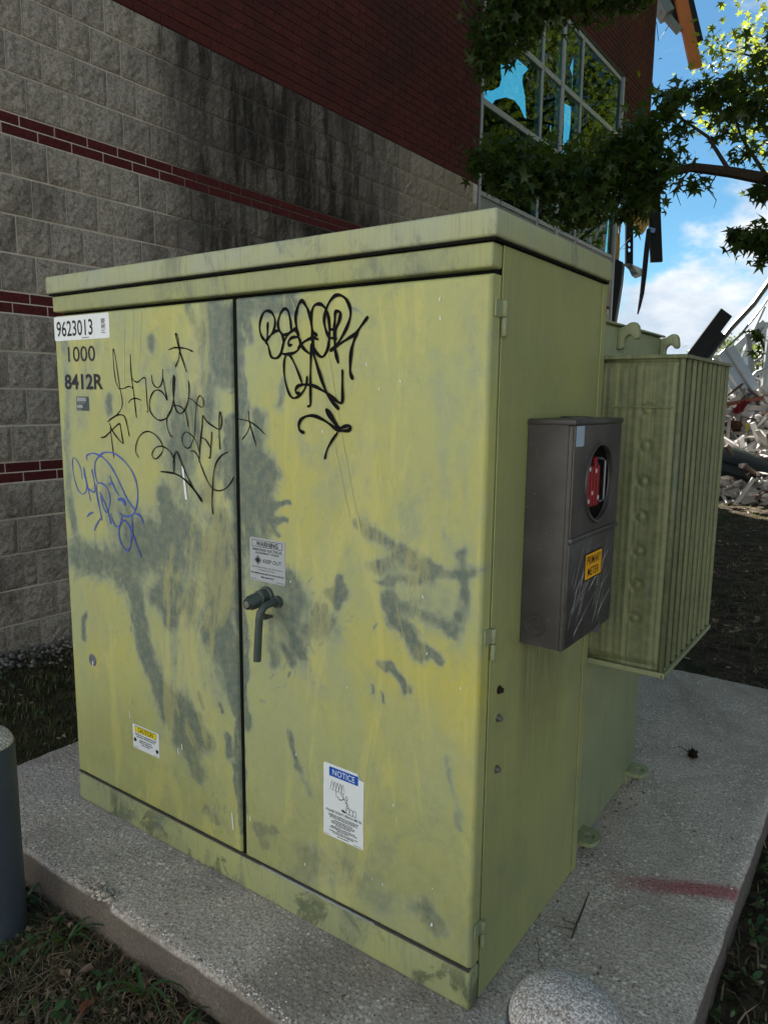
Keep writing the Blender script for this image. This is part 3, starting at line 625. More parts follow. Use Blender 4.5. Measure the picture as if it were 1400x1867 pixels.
# a denser row where the front arris has weathered to bare stones
fx = rng.uniform(PX0, PX1, 1500); fy = PY0 + np.abs(rng.normal(0, 0.012, 1500)); fz = -0.001 - np.clip(0.02 - (fy - PY0), 0, 1) ** 2 * 16
pts_ = np.vstack([np.stack([ax_, ay_, np.full(len(ax_), -0.0012)], 1), np.stack([fx, fy, fz], 1)])
tag(island_stones('aggregate_stones', pts_, np.r_[sz_, rng.uniform(0.0018, 0.005, 1500)], M_peb, PAD), kind='stuff')
# crumbling lump on the front arris
lump = island_stones('concrete_crumb', np.stack([rng.normal(0.50, 0.022, 60), rng.normal(-0.245, 0.01, 60), rng.uniform(-0.008, 0.008, 60)], 1), rng.uniform(0.005, 0.013, 60), M_conc, PAD, 0.7, 4)
tag(lump, 'crumbling broken edge of the slab', kind='stuff')

# ------------------------------------------------------------------ building
XW = -1.922
BL = thing('brick_building', 'half-demolished red brick building with a split-face block base and broken window', 'building', (XW, 5.0, GZ))
CUT = np.array([(92, 510), (897, 385), (1108, 480), (1105, 1500), (850, 1840), (140, 1440)], float)
def inside(px, py, poly):
    c = np.zeros(len(px), bool); j = len(poly) - 1
    for i in range(len(poly)):
        (xi, yi), (xj, yj) = poly[i], poly[j]
        cond = ((yi > py) != (yj > py)) & (px < (xj - xi) * (py - yi) / (yj - yi + 1e-9) + xi); c ^= cond; j = i
    return c
def block_mesh(w, h, d, seed, nsub=4, rough=0.012):
    r = np.random.default_rng(seed); V = []; F = []
    for i in range(nsub + 1):
        for j in range(nsub + 1):
            edge = i in (0, nsub) or j in (0, nsub)
            V.append((0.0 if edge else 0.004 + rough * (1.5 * float(fbm(np.array([j * 0.55 + seed * 3.1]), np.array([i * 0.55 + seed * 1.7]), 3, seed)[0]) - 0.3 + 0.35 * r.uniform(-1, 1)), (j / nsub - 0.5) * w, (i / nsub - 0.5) * h))
    m = nsub + 1
    for i in range(nsub):
        for j in range(nsub): F.append((i * m + j, i * m + j + 1, (i + 1) * m + j + 1, (i + 1) * m + j))
    b = [(-d, -w / 2, -h / 2), (-d, w / 2, -h / 2), (-d, w / 2, h / 2), (-d, -w / 2, h / 2)]; o = len(V); V += b
    F += [(o, o + 1) + tuple(range(nsub, -1, -1)), (o + 1, o + 2) + tuple(i * m + nsub for i in range(nsub, -1, -1)),
          (o + 2, o + 3) + tuple(nsub * m + j for j in range(nsub + 1)), (o + 3, o) + tuple(i * m for i in range(nsub + 1))]
    return V, F
def brick_mesh(w, h, d, c=0.003):
    a, b = w / 2, h / 2
    V = [(0, -a + c, -b + c), (0, a - c, -b + c), (0, a - c, b - c), (0, -a + c, b - c), (-c, -a, -b), (-c, a, -b), (-c, a, b), (-c, -a, b), (-d, -a, -b), (-d, a, -b), (-d, a, b), (-d, -a, b)]
    F = [(0, 1, 2, 3)] + [(4 + i, 4 + (i + 1) % 4, (i + 1) % 4, i) for i in range(4)] + [(8 + i, 8 + (i + 1) % 4, 4 + (i + 1) % 4, 4 + i) for i in range(4)]
    return V, F
def to_mesh(name, VF, mat):
    me = bpy.data.meshes.new(name); me.from_pydata(VF[0], [], VF[1]); me.materials.append(mat); me.update(); return me
def lay(name, cells, variants, mat, limit=300):
    """cells: (y, z, dx, variant). The pieces that show largest become objects, the rest one mesh"""
    cells = np.array(cells)
    P = np.stack([np.full(len(cells), XW), cells[:, 0], cells[:, 1]], 1)
    px, py, z = project(P)
    vis = (px > -60) & (px < 1460) & (py > -60) & (py < 1930) & (z > 0.1) & ~inside(px, py, CUT)
    order = np.argsort(np.where(vis, z, 1e6 + z))
    mes = [to_mesh(name, v, mat) for v in variants]
    rest = MB()
    for q, i in enumerate(order):
        y, zz, dx, vi = cells[i]; vi = int(vi)
        if q < limit and vis[i]:
            link(name, mes[vi], BL, (XW + dx, y, zz))
        else:
            rest.add([(XW + dx + a, y + b, zz + c) for a, b, c in variants[vi][0]], variants[vi][1])
    if rest.n: tag(rest.build(name + '_courses', mat, BL, fix=False), kind='stuff')
BW, BH, BAND = 0.2043, 0.2055, 0.116
Z0 = -0.172                                    # foot of the wall, below the gravel
blocks = []; bands = []; z = 0.855 - 5 * BH; row = 0
levels = [(0.855 - 5 * BH, 5), (0.971, 4), (1.909, 4), (2.847, 4)]
bvar = [block_mesh(BW - 0.011, BH - 0.011, 0.03, s, 7, 0.011) for s in range(10)]
YEND = 6.17; WY1 = 10.66
for z0, cnt in levels:
    for i in range(cnt):
        off = (0.5 if (row + i) % 2 else 0.0) * BW
        yy = -0.98 + off
        ye_ = WY1 if z0 + (i + 1) * BH < 3.27 else YEND
        while yy < ye_ - 0.05:
            if yy + BW / 2 < ye_ + 0.02: blocks.append((yy, z0 + (i + 0.5) * BH, random.uniform(-0.002, 0.003), random.randrange(10)))
            yy += BW
    row += cnt
lay('block', blocks, bvar, M_block)
gv = [brick_mesh(BW - 0.007, BAND / 2 - 0.007, 0.03)]
for zb in (0.855, 1.793, 2.731):
    for i in range(2):
        yy = -0.98 + (0.27 if i else 0.77) * BW
        while yy < WY1 - 0.1:
            bands.append((yy, zb + (i + 0.5) * BAND / 2, -0.002, 0)); yy += BW
lay('band_brick', bands, gv, M_bandbrick)
# running-bond brick above, leaving out the window and the torn end
CH = 0.0685; WY0, WY1, WZ0, WZ1 = 6.2, 10.66, 3.30, 6.24
def torn(y, z): return y > 12.18 + 0.0 * z if z > 6.2 else (y > 12.5 or (y > WY1 and z < 5.0 + 0.35 * math.sin(y * 9) + (y - 10.7) * 0.12))
bricks = []; i = 0; z = 3.669
while z < 8.9:
    yy = -0.98 + (0.5 * BW if i % 2 else 0)
    while yy < 12.6:
        a, b = yy - BW / 2, yy + BW / 2
        hit = (b > WY0 + 0.01 and a < WY1 + 0.03 and z < WZ1 + 0.02)
        if not hit and not torn(b, z + CH / 2): bricks.append((yy, z + CH / 2, random.uniform(-0.001, 0.0015), 0))
        yy += BW
    z += CH; i += 1
lay('brick', bricks, [brick_mesh(BW - 0.008, CH - 0.009, 0.03)], M_brick)
# cores carry the mortar face 9 mm behind the units
F9 = XW - 0.007
MB().box((F9 - 0.28, -1.0, -0.5), (F9, YEND, 3.665)).build('block_core', M_mortar, BL)
MB().box((F9 - 0.28, YEND + 0.01, -0.5), (F9, WY1, 3.265)).build('apron_wall', M_mortar, BL)
co = MB()
co.box((F9 - 0.28, -1.0, 3.667), (F9, WY0 - 0.012, 8.95))
co.box((F9 - 0.28, WY0 - 0.012, WZ1 + 0.03), (F9, WY1 + 0.05, 8.95))
co.box((F9 - 0.28, WY1 + 0.05, 6.2), (F9, 12.14, 8.95))
co.box((F9 - 0.28, WY1 + 0.05, 5.25), (F9 - 0.002, 12.45, 6.198))
co.build('brick_core', M_mortar_d, BL)
MB().box((F9 - 0.34, -1.05, 8.952), (XW + 0.05, 12.2, 9.12)).build('coping', M_panel, BL, bevel=0.01)
MB().box((XW - 0.05, WY0 - 0.01, WZ1 - 0.005), (XW + 0.012, WY1 + 0.2, WZ1 + 0.03)).build('lintel', M_black, BL)

# window: bars and panes
WIN = MB().box((XW - 0.12, WY0 - 0.008, WZ0 - 0.06), (XW - 0.03, WY1 + 0.0, WZ0)).build('window', M_alu, BL)
cols = [6.2, 7.74, 8.35, 9.02, 10.66]
rows = [3.60, 4.545, 5.395, 6.24]
def vbar(y, w, z0, z1, d=0.02): MB().box((XW - 0.09, y - w / 2, z0), (XW + d, y + w / 2, z1)).build('mullion', M_alu, WIN, bevel=0.004)
vbar(cols[0] + 0.02, 0.04, WZ0, WZ1, 0.005); vbar(cols[1], 0.042, WZ0, WZ1, 0.004); vbar(cols[2] + 0.02, 0.075, WZ0, WZ1, 0.008); vbar(cols[3], 0.042, WZ0, WZ1, 0.004); vbar(cols[4] - 0.02, 0.06, 2.0, WZ1, 0.03)
for zt, h in ((3.60, 0.05), (4.545, 0.065), (5.395, 0.065), (6.20, 0.06)):
    for a, b in zip(cols[:-1], cols[1:]):
        wa = 0.075 if a == cols[2] else 0.04; wb = 0.036 if b == cols[2] else (0.05 if b == cols[4] else 0.025)
        MB().box((XW - 0.088, a + wa, zt - h / 2), (XW + 0.002, b - wb, zt + h / 2)).build('transom', M_alu, WIN, bevel=0.004)
for a, b in zip(cols[:-1], cols[1:]):
    for r0, r1 in zip(rows[:-1], rows[1:]):
        t1, t2 = random.uniform(-0.003, 0.003), random.uniform(-0.003, 0.003)
        MB().add([(XW - 0.016 + t1, a, r0), (XW - 0.016 + t2, b, r0), (XW - 0.016 - t1, b, r1), (XW - 0.016 - t2, a, r1)], [(0, 1, 2, 3)]).build('pane', M_glass, WIN, fix=False)
    MB().box((XW - 0.04, a, WZ0), (XW - 0.014, b, 3.57)).build('spandrel', M_panel, WIN)
MB().box((-6.6, 4.5, 8.955), (F9 - 0.35, 13.0, 9.15)).build('sun_block_slab', M_mortar_d, BL)  # unseen slab added to stop sun coming through the window
# gutted lining board behind the glass with torn openings to the sky
outer = [(YEND - 0.3, 2.6), (11.6, 2.6), (11.9, 5.0), (12.1, 8.9), (YEND - 0.3, 8.9)]
polys = [[Vector((-2.45, y, z)) for y, z in outer]] + [[Vector((-2.45, y, z)) for y, z in h] for h in HOLES]
tris = tessellate_polygon(polys)
flat = [p for q in polys for p in q]; nf = len(flat)
lb = MB(); V2 = [tuple(p) for p in flat] + [(p.x - 0.03, p.y, p.z) for p in flat]
FF = [tuple(t) for t in tris] + [tuple(i + nf for i in t[::-1]) for t in tris]; o0 = 0
for q in polys:
    k = len(q); FF += [(o0 + i, o0 + (i + 1) % k, nf + o0 + (i + 1) % k, nf + o0 + i) for i in range(k)]; o0 += k
lb.add(V2, FF); lb.build('torn_lining', M_dark, BL)
# ------------------------------------------------------------------ transformer cabinet
W, D, H = 1.5, 0.632, 1.653
TR = thing('transformer_cabinet', 'olive green pad-mounted electrical transformer cabinet covered in pen graffiti', 'transformer', (W / 2, D, 0))
M_ink = plain('black marker ink', s2l(11, 11, 14), 0.7, 0.12, var=0.2, scale=60)
M_blue = plain('blue marker ink', s2l(52, 84, 176), 0.45, 0.4, var=0.25, scale=40)
M_white = plain('white vinyl', s2l(222, 228, 230), 0.45, 0.4, var=0.06, scale=20)
M_silver = plain('grey silver vinyl', s2l(160, 166, 170), 0.45, 0.4, var=0.1, scale=25)
M_nblue = plain('notice blue', s2l(22, 84, 176), 0.45, 0.4, var=0.05)
M_cyel = plain('caution yellow', s2l(224, 206, 30), 0.45, 0.4, var=0.05)
M_print = plain('printed black', s2l(22, 24, 28), 0.5, 0.3, var=0.1)
M_navy = plain('number navy', s2l(28, 32, 44), 0.5, 0.3, var=0.1)
M_tagp = plain('dark asset tag', s2l(48, 66, 66), 0.4, 0.4)
M_steel = plain('worn galvanised bolt', s2l(120, 118, 112), 0.5, 0.5, 0.6, var=0.3)
M_rust = plain('rusty bolt', s2l(44, 36, 31), 0.8, 0.2, 0.2, var=0.4)
M_hand = plain('grey green handle paint', s2l(60, 71, 68), 0.45, 0.4, var=0.2, scale=30)
M_gap = plain('gap shade black', s2l(20, 22, 20), 0.9, 0.1)  # near-black that puts shade into the gaps between parts

MB().box((0.012, 0.030, 0.004), (W - 0.006, D - 0.006, H - 0.004)).build('inner_frame', M_gap, TR)
# cap with a shallow pitched top
cp = MB(); o_ = 0.012; cz0, cz1 = H, H + 0.05
cp.add([(-o_, -o_, cz0), (W + o_, -o_, cz0), (W + o_, D + 0.012, cz0), (-o_, D + 0.012, cz0),
        (-o_, -o_, cz1), (W + o_, -o_, cz1), (W + o_, D + 0.012, cz1), (-o_, D + 0.012, cz1),
        (0.05, 0.05, cz1 + 0.006), (W - 0.05, 0.05, cz1 + 0.006), (W - 0.05, D - 0.05, cz1 + 0.006), (0.05, D - 0.05, cz1 + 0.006)],
       [(0, 3, 2, 1), (0, 1, 5, 4), (1, 2, 6, 5), (2, 3, 7, 6), (3, 0, 4, 7), (4, 5, 9, 8), (5, 6, 10, 9), (6, 7, 11, 10), (7, 4, 8, 11), (8, 9, 10, 11)])
cp.build('cap', M_cap, TR, smooth=True, bevel=0.006, seg=3)
# drip lip under the cap
MB().box((-0.006, -0.006, H - 0.006), (W + 0.006, D + 0.004, H - 0.001)).build('drip_lip', M_gap, TR)
hood = MB().box((0.0, 0.0, 1.599), (W, 0.043, H - 0.007)).build('hood_strip', M_frame, TR, smooth=True, bevel=0.006, seg=3)
sill = MB().box((0.0, 0.0, 0.0), (W, 0.043, 0.094)).build('plinth', M_frame, TR, smooth=True, bevel=0.006, seg=3)
MB().box((0.004, -0.002, 0.0945), (W - 0.004, 0.02, 0.098)).build('sill_edge', M_steel, TR)
MB().box((0.86, -0.0035, 0.0952), (1.24, 0.0, 0.0985)).build('worn_edge', plain('bare scraped metal', s2l(176, 182, 186), 0.35, 0.5, 0.4, var=0.5, scale=18), TR)
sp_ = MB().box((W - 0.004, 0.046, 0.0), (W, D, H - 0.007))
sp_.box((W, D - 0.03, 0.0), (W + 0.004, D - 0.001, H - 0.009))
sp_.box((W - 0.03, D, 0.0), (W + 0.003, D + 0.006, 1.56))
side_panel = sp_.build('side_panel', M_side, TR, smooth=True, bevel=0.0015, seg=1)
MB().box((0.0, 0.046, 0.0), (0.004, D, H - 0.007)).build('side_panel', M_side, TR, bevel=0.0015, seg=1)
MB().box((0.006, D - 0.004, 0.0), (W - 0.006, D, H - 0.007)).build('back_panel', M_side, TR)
for z, m in ((0.725, M_rust), (0.660, M_steel), (0.540, M_steel)):
    b = MB(); b.lathe((W + 0.0002, 0.092, z), [(0.0095, 0), (0.0095, 0.003), (0.0065, 0.0035), (0.0065, 0.009), (0.004, 0.011)], 10, 'X'); b.build('bolt', m, TR, smooth=True)

def seg_dist(X, Z, pts):
    d = np.full(X.shape, 9.0)
    for (ax, az), (bx, bz) in zip(pts[:-1], pts[1:]):
        vx, vz = bx - ax, bz - az; L = vx * vx + vz * vz + 1e-12
        t = np.clip(((X - ax) * vx + (Z - az) * vz) / L, 0, 1)
        d = np.minimum(d, np.hypot(X - ax - t * vx, Z - az - t * vz))
    return d
def door(x0, x1, z0, z1, label):
    st = 0.004
    X, Z = np.meshgrid(np.linspace(x0, x1, int((x1 - x0) / st)), np.linspace(z0, z1, int((z1 - z0) / st)))
    e = np.minimum(np.minimum(X - x0, x1 - X), np.minimum(Z - z0, z1 - Z)); r = 0.009
    q = np.clip(r - e, 0, r); Y = r - np.sqrt(np.maximum(r * r - q * q, 0))
    Y = Y + 0.0006 * (fbm(X * 3.1, Z * 3.1, 3, 61) - 0.5)
    wx = X + 0.06 * (fbm(X * 9, Z * 9, 5, 41) - 0.5) + 0.012 * (fbm(X * 45, Z * 30, 3, 43) - 0.5); wz = Z + 0.06 * (fbm(X * 9, Z * 9, 5, 47) - 0.5) + 0.012 * (fbm(X * 45, Z * 30, 3, 49) - 0.5)
    sm = np.zeros(X.shape); ye = np.zeros(X.shape)
    rs_ = random.Random(5)
    for hw, s, pts in SMEAR:                     # rubbed strokes, bristle-streaked along their own direction
        hw = hw / 1e4; P = [(a / 1e4, b / 1e4) for a, b in pts]
        xa, xb = min(q[0] for q in P) - 2.6 * hw - 0.05, max(q[0] for q in P) + 2.6 * hw + 0.05; za, zb = min(q[1] for q in P) - 2.6 * hw - 0.05, max(q[1] for q in P) + 2.6 * hw + 0.05
        i0, i1 = np.searchsorted(X[0], (xa, xb)); j0, j1 = np.searchsorted(Z[:, 0], (za, zb))
        th = math.atan2(P[-1][1] - P[0][1], P[-1][0] - P[0][0]) + R(rs_.gauss(0, 22)); sd_ = rs_.randrange(900)
        if i1 - i0 < 2 or j1 - j0 < 2: continue
        s3 = (slice(j0, j1), slice(i0, i1)); xx, zz = X[s3], Z[s3]
        d = seg_dist(wx[s3], wz[s3], P); m = np.clip((hw * 2.0 - d) / (hw * 2.0), 0, 1); m = m * m * (3 - 2 * m)
        al, ac = xx * math.cos(th) + zz * math.sin(th), -xx * math.sin(th) + zz * math.cos(th)
        br = 0.6 * fbm(ac * 90, al * 9, 4, sd_) + 0.4 * fbm(xx * 60, zz * 60, 3, sd_ + 7)
        k = np.clip((br + (m - 0.5) * 0.6 - 0.25) / 0.5, 0, 1)
        v = min(1, s * 1.38) * m * (0.4 + 0.75 * k); sm[s3] = sm[s3] + v - np.minimum(sm[s3], 1) * v * 0.85
    rd_ = random.Random(17)                      # dabs and finger rubs, thickest round the latch
    for cx, cz, sx, sz, n_d in ((0.83, 1.12, 0.05, 0.16, 90), (0.74, 1.15, 0.05, 0.25, 40), (0.95, 0.77, 0.06, 0.08, 60), (1.06, 0.83, 0.05, 0.04, 34), (0.56, 1.2, 0.1, 0.12, 30), (0.42, 0.72, 0.14, 0.12, 24), (0.5, 0.45, 0.1, 0.1, 12), (0.9, 0.19, 0.02, 0.03, 14), (0.68, 0.22, 0.03, 0.03, 14), (0.3, 0.98, 0.14, 0.08, 16)):
        for _ in range(n_d):
            ux, uz = rd_.gauss(cx, sx), rd_.gauss(cz, sz); a_, L_ = R(rd_.gauss(65, 35)), rd_.uniform(0.006, 0.03); w_ = rd_.uniform(0.002, 0.006); s_ = rd_.uniform(0.3, 0.75)
            if not (x0 < ux < x1 and z0 < uz < z1): continue
            i0, i1 = np.searchsorted(X[0], (ux - 0.05, ux + 0.05)); j0, j1 = np.searchsorted(Z[:, 0], (uz - 0.05, uz + 0.05))
            sl2 = (slice(j0, j1), slice(i0, i1))
            d = seg_dist(X[sl2] + 0.3 * (wx[sl2] - X[sl2]), Z[sl2] + 0.3 * (wz[sl2] - Z[sl2]), [(ux - L_ / 2 * math.cos(a_), uz - L_ / 2 * math.sin(a_)), (ux + L_ / 2 * math.cos(a_), uz + L_ / 2 * math.sin(a_))])
            sm[sl2] = np.maximum(sm[sl2], s_ * np.clip((w_ * 1.4 - d) / w_, 0, 1))
    sm *= 0.8 + 0.65 * fbm(X * 30, Z * 12, 4, 99)
    for hw, s, pts in YELLOW:
        hw = hw / 1e4; P = [(a / 1e4, b / 1e4) for a, b in pts]
        d = seg_dist(wx, wz, P); m = np.clip((hw * 1.7 - d) / (hw * 1.7), 0, 1); ye = np.maximum(ye, s * m)
    sm = np.maximum(sm, 0.36 * np.clip((fbm(X * 6, Z * 3, 5, 77) - 0.5) / 0.14, 0, 1))
    n_, m_ = X.shape; V = np.stack([X, Y, Z], -1).reshape(-1, 3)
    I = (np.arange(n_ - 1)[:, None] * m_ + np.arange(m_ - 1)).ravel(); F = [np.stack([I, I + 1, I + m_ + 1, I + m_], 1)]
    ring = np.array(list(range(m_)) + [i * m_ + m_ - 1 for i in range(1, n_)] + [(n_ - 1) * m_ + j for j in range(m_ - 2, -1, -1)] + [i * m_ for i in range(n_ - 2, 0, -1)])
    back = V[ring].copy(); back[:, 1] = 0.041; mid = V[ring].copy(); mid[:, 1] = 0.0125
    L = len(ring); i1 = np.arange(len(V), len(V) + L); i2 = i1 + L
    F += [np.stack([ring, i1, np.roll(i1, -1), np.roll(ring, -1)], 1), np.stack([i1, i2, np.roll(i2, -1), np.roll(i1, -1)], 1)]
    V = np.vstack([V, mid, back]); s2 = np.r_[sm.ravel(), sm.ravel()[ring], sm.ravel()[ring] * 0.5]; y2 = np.r_[ye.ravel(), ye.ravel()[ring], ye.ravel()[ring]]
    o = fast_mesh('door', V, np.vstack(F), M_door, TR, smooth=True, attrs={'smear': s2, 'yellow': y2})
    o['label'] = label
    return o
MB().box((0.782, 0.008, 0.1), (0.8, 0.029, 1.588)).build('seam_shade', M_gap, TR)  # black strip painting shade into the gap between the doors
DL = door(0.003, 0.784, 0.1005, 1.588, 'smudged left cabinet door with numbers and thin black and blue pen tags')
DR = door(0.799, 1.4985, 0.1005, 1.588, 'right cabinet door with bold black tag, handle and notice decal')

# hinges on the return of the right door
for zc_ in (1.507, 0.841, 0.166):
    hg = MB()
    hg.tube([(W + 0.0055, 0.0455, zc_ - 0.034), (W + 0.0055, 0.0455, zc_ + 0.001)], 0.0062, 10)
    hg.tube([(W + 0.0055, 0.0455, zc_ + 0.003), (W + 0.0055, 0.0455, zc_ + 0.034)], 0.0066, 10)
    hg.box((W - 0.001, 0.014, zc_ + 0.002), (W + 0.003, 0.046, zc_ + 0.036))
    hg.box((W - 0.0005, 0.047, zc_ - 0.036), (W + 0.003, 0.066, zc_ - 0.002))
    hg.build('hinge', M_tank, DR, smooth=True, bevel=0.001, seg=1)
# handle: lock barrel, hub and bent lever
hd = MB()
hd.lathe((0.896, 0.0, 0.856), [(0.023, -0.001), (0.023, -0.007), (0.018, -0.010), (0.018, -0.03)], 20, 'Y')
hd.tube([(0.895, -0.010, 0.854), (0.886, -0.034, 0.846), (0.880, -0.048, 0.842)], [0.0185, 0.0195, 0.0185], 20)
hd.tube([(0.880, -0.0482, 0.842), (0.8785, -0.053, 0.8405)], [0.0155, 0.0145], 18)
hd.tube([(0.934, 0.0, 0.846), (0.934, -0.009, 0.846)], 0.0155, 18)
hd.tube([(0.934, -0.006, 0.846), (0.934, -0.030, 0.847), (0.932, -0.047, 0.843), (0.9285, -0.057, 0.830), (0.9265, -0.060, 0.812), (0.924, -0.061, 0.775), (0.9195, -0.062, 0.706)], [0.0088, 0.0088, 0.0092, 0.0096, 0.0096, 0.0094, 0.0098], 14)
hd.box((0.896, -0.040, 0.806), (0.926, -0.012, 0.8115))
hd.build('handle', M_hand, DR, smooth=True)
kc = MB(); kc.lathe((0.8785, -0.0532, 0.8405), [(0.0092, 0), (0.0092, -0.003), (0.006, -0.0036)], 20, 'Y'); kc.build('lock_core', M_steel, DR, smooth=True)
kr = MB(); kr.lathe((0.8785, -0.0531, 0.8405), [(0.0135, 0), (0.0135, -0.001)], 20, 'Y'); kr.build('lock_ring', M_black, DR)

# ---- decals and lettering (the door face is y = 0, outward is -y)
OFF = 0.0011
def FD(h=0.0): return lambda u, v, hh=0.0: (u, -(OFF + h + hh), v)
F0, F1, F2, F3 = FD(0), FD(0.0004), FD(0.0007), FD(0.001)
def rrect(mb, u0, u1, v0, v1, F, mi=0, r=0.006, th=0.0):
    pts = []
    for cx, cy, a in ((u1 - r, v1 - r, 0), (u0 + r, v1 - r, 90), (u0 + r, v0 + r, 180), (u1 - r, v0 + r, 270)):
        pts += [(cx + r * math.cos(R(a + t)), cy + r * math.sin(R(a + t))) for t in (0, 30, 60, 90)]
    mb.add([F(u, v) for u, v in pts], [tuple(range(len(pts)))], mi)
def words(mb, u0, u1, v0, v1, F, mi, seed, just='c'):
    """unreadable small print: a row of word-shaped dashes"""
    r = random.Random(seed); u = u0
    while u < u1 - (u1 - u0) * 0.03:
        w = min((v1 - v0) * r.choice((1.2, 1.8, 2.6, 3.4, 4.2)), u1 - u)
        x = u
        while x < u + w - 1e-6:                       # letter-like verticals inside each word
            lw = min((v1 - v0) * 0.42, u + w - x); rect(mb, x, x + lw * 0.72, v0, v1 - (v1 - v0) * r.choice((0, 0, 0.25)), F, mi); x += lw
        u += w + (v1 - v0) * 0.5
idp = MB(); rrect(idp, 0.006, 0.287, 1.5125, 1.5835, F0, 0, 0.006)
text_verts('9623013', (0.019, 0.206, 1.524, 1.5705), F1, idp, 1, 0.012)
for i in range(20):
    v = 1.527 + i * 0.0021; w = random.Random(i).choice((0.016, 0.02, 0.02))
    if random.Random(i + 50).random() < 0.75: rect(idp, 0.248, 0.248 + w, v, v + 0.0013, F1, 2)
words(idp, 0.15, 0.185, 1.5165, 1.5195, F1, 2, 5)
rect(idp, 0.228, 0.2283, 1.516, 1.58, F1, 3); rect(idp, 0.215, 0.2153, 1.516, 1.58, F1, 3)
idp.build('number_plate', [M_white, M_print, M_print, M_silver], DL, fix=False)
t = MB(); text_verts('1000', (0.072, 0.211, 1.4485, 1.494), F0, t, 0, 0.004); t.build('lettering', M_navy, DL, fix=False)
t = MB(); text_verts('8412R', (0.046, 0.244, 1.366, 1.4125), F0, t, 0, 0.03); t.build('lettering', M_navy, DL, fix=False)
at = MB(); rrect(at, 0.104, 0.168, 1.303, 1.3455, F0, 0, 0.003)
for i in range(7): rect(at, 0.108 + i * 0.0068, 0.108 + i * 0.0068 + 0.0055, 1.331, 1.3425, F1, 1)
for i in range(4): rect(at, 0.108 + i * 0.0072, 0.108 + i * 0.0072 + 0.006, 1.311, 1.3205, F1, 1)
words(at, 0.11, 0.15, 1.325, 1.3275, F1, 1, 3); words(at, 0.108, 0.13, 1.3055, 1.3078, F1, 1, 4)
at.build('asset_tag', [M_tagp, M_silver], DL, fix=False)
# warning decal
wd = MB(); rrect(wd, 0.838, 0.959, 0.889, 1.0, F0, 0, 0.005)
for a in ((0.846, 0.950, 0.9935, 0.9947), (0.846, 0.950, 0.977, 0.9782), (0.846, 0.8472, 0.977, 0.9947), (0.9488, 0.950, 0.977, 0.9947)): rect(wd, *a, F1, 1)
text_verts('WARNING', (0.861, 0.936, 0.9795, 0.9915), F2, wd, 1, 0.015)
text_verts('ENERGIZED ELECTRICAL', (0.848, 0.950, 0.9672, 0.9735), F1, wd, 1, 0.012)
text_verts('EQUIPMENT INSIDE', (0.859, 0.939, 0.9585, 0.9645), F1, wd, 1, 0.012)
for s_, m_ in ((0.0128, 1), (0.0108, 0), (0.009, 1)):
    wd.add([(F1 if s_ > 0.012 else F2 if s_ > 0.01 else F3)(0.866 + a * s_, 0.943 + b * s_) for a, b in ((0, -1), (1, 0), (0, 1), (-1, 0))], [(0, 1, 2, 3)], m_)
text_verts('KEEP OUT', (0.884, 0.947, 0.9375, 0.9475), F1, wd, 1, 0.006)
text_verts('MAY SHOCK, BURN, OR CAUSE DEATH', (0.847, 0.950, 0.923, 0.9265), F1, wd, 1, 0.01)
text_verts('If Unlocked Or Open', (0.870, 0.926, 0.9155, 0.9205), F1, wd, 1)
words(wd, 0.842, 0.954, 0.9075, 0.911, F1, 1, 8); words(wd, 0.876, 0.92, 0.8985, 0.9025, F1, 1, 9)
words(wd, 0.842, 0.86, 0.8925, 0.894, F1, 1, 10); words(wd, 0.93, 0.955, 0.8925, 0.894, F1, 1, 11)
wd.build('warning_decal', [M_silver, M_print], DR, fix=False)
# notice decal with dog-eared corner
nd = MB()
out = [(1.083, 0.2755), (1.2045, 0.2755), (1.2047, 0.30), (1.2035, 0.33), (1.2042, 0.36), (1.2046, 0.40), (1.2048, 0.452), (1.186, 0.4665), (1.15, 0.4668), (1.085, 0.467), (1.0805, 0.462), (1.0812, 0.42), (1.0803, 0.40), (1.0808, 0.30), (1.0802, 0.28)]
nd.add([F0(u, v) for u, v in out], [tuple(range(len(out)))], 0)
nd.add([F1(1.2048, 0.452), F1(1.186, 0.4665), F1(1.19, 0.4525)], [(0, 1, 2)], 3)
rect(nd, 1.099, 1.188, 0.436, 0.460, F1, 1)
text_verts('NOTICE', (1.110, 1.178, 0.4405, 0.4555), F2, nd, 0, 0.0)
def sketch(mb, pts, w=0.0009, off=0.0004):
    ribbon(mb, pts, w, lambda u, v, h=0.0: (u, -(OFF + h), v), 2, off)
k0 = 0.0004
for i, cx in enumerate((1.108, 1.1165, 1.125, 1.134, 1.142)):       # row of little trees
    sketch(nd, [(cx - 0.004, 0.408), (cx - 0.002, 0.419), (cx, 0.4245), (cx + 0.002, 0.418), (cx + 0.0045, 0.407)], 0.0011, k0); k0 += 3e-5
    sketch(nd, [(cx - 0.0045, 0.410), (cx - 0.005, 0.402), (cx, 0.400), (cx + 0.004, 0.404)], 0.001, k0); k0 += 3e-5
for pts in ([(1.122, 0.402), (1.122, 0.389), (1.134, 0.383), (1.144, 0.389), (1.142, 0.402)], [(1.126, 0.388), (1.133, 0.381), (1.147, 0.388)], [(1.136, 0.399), (1.148, 0.385), (1.160, 0.368)],
            [(1.150, 0.393), (1.1545, 0.398), (1.157, 0.392), (1.153, 0.388), (1.150, 0.393)], [(1.153, 0.388), (1.157, 0.377), (1.163, 0.368)], [(1.155, 0.382), (1.149, 0.377)], [(1.157, 0.377), (1.152, 0.368), (1.153, 0.361)]):
    sketch(nd, pts, 0.0011, k0); k0 += 3e-5
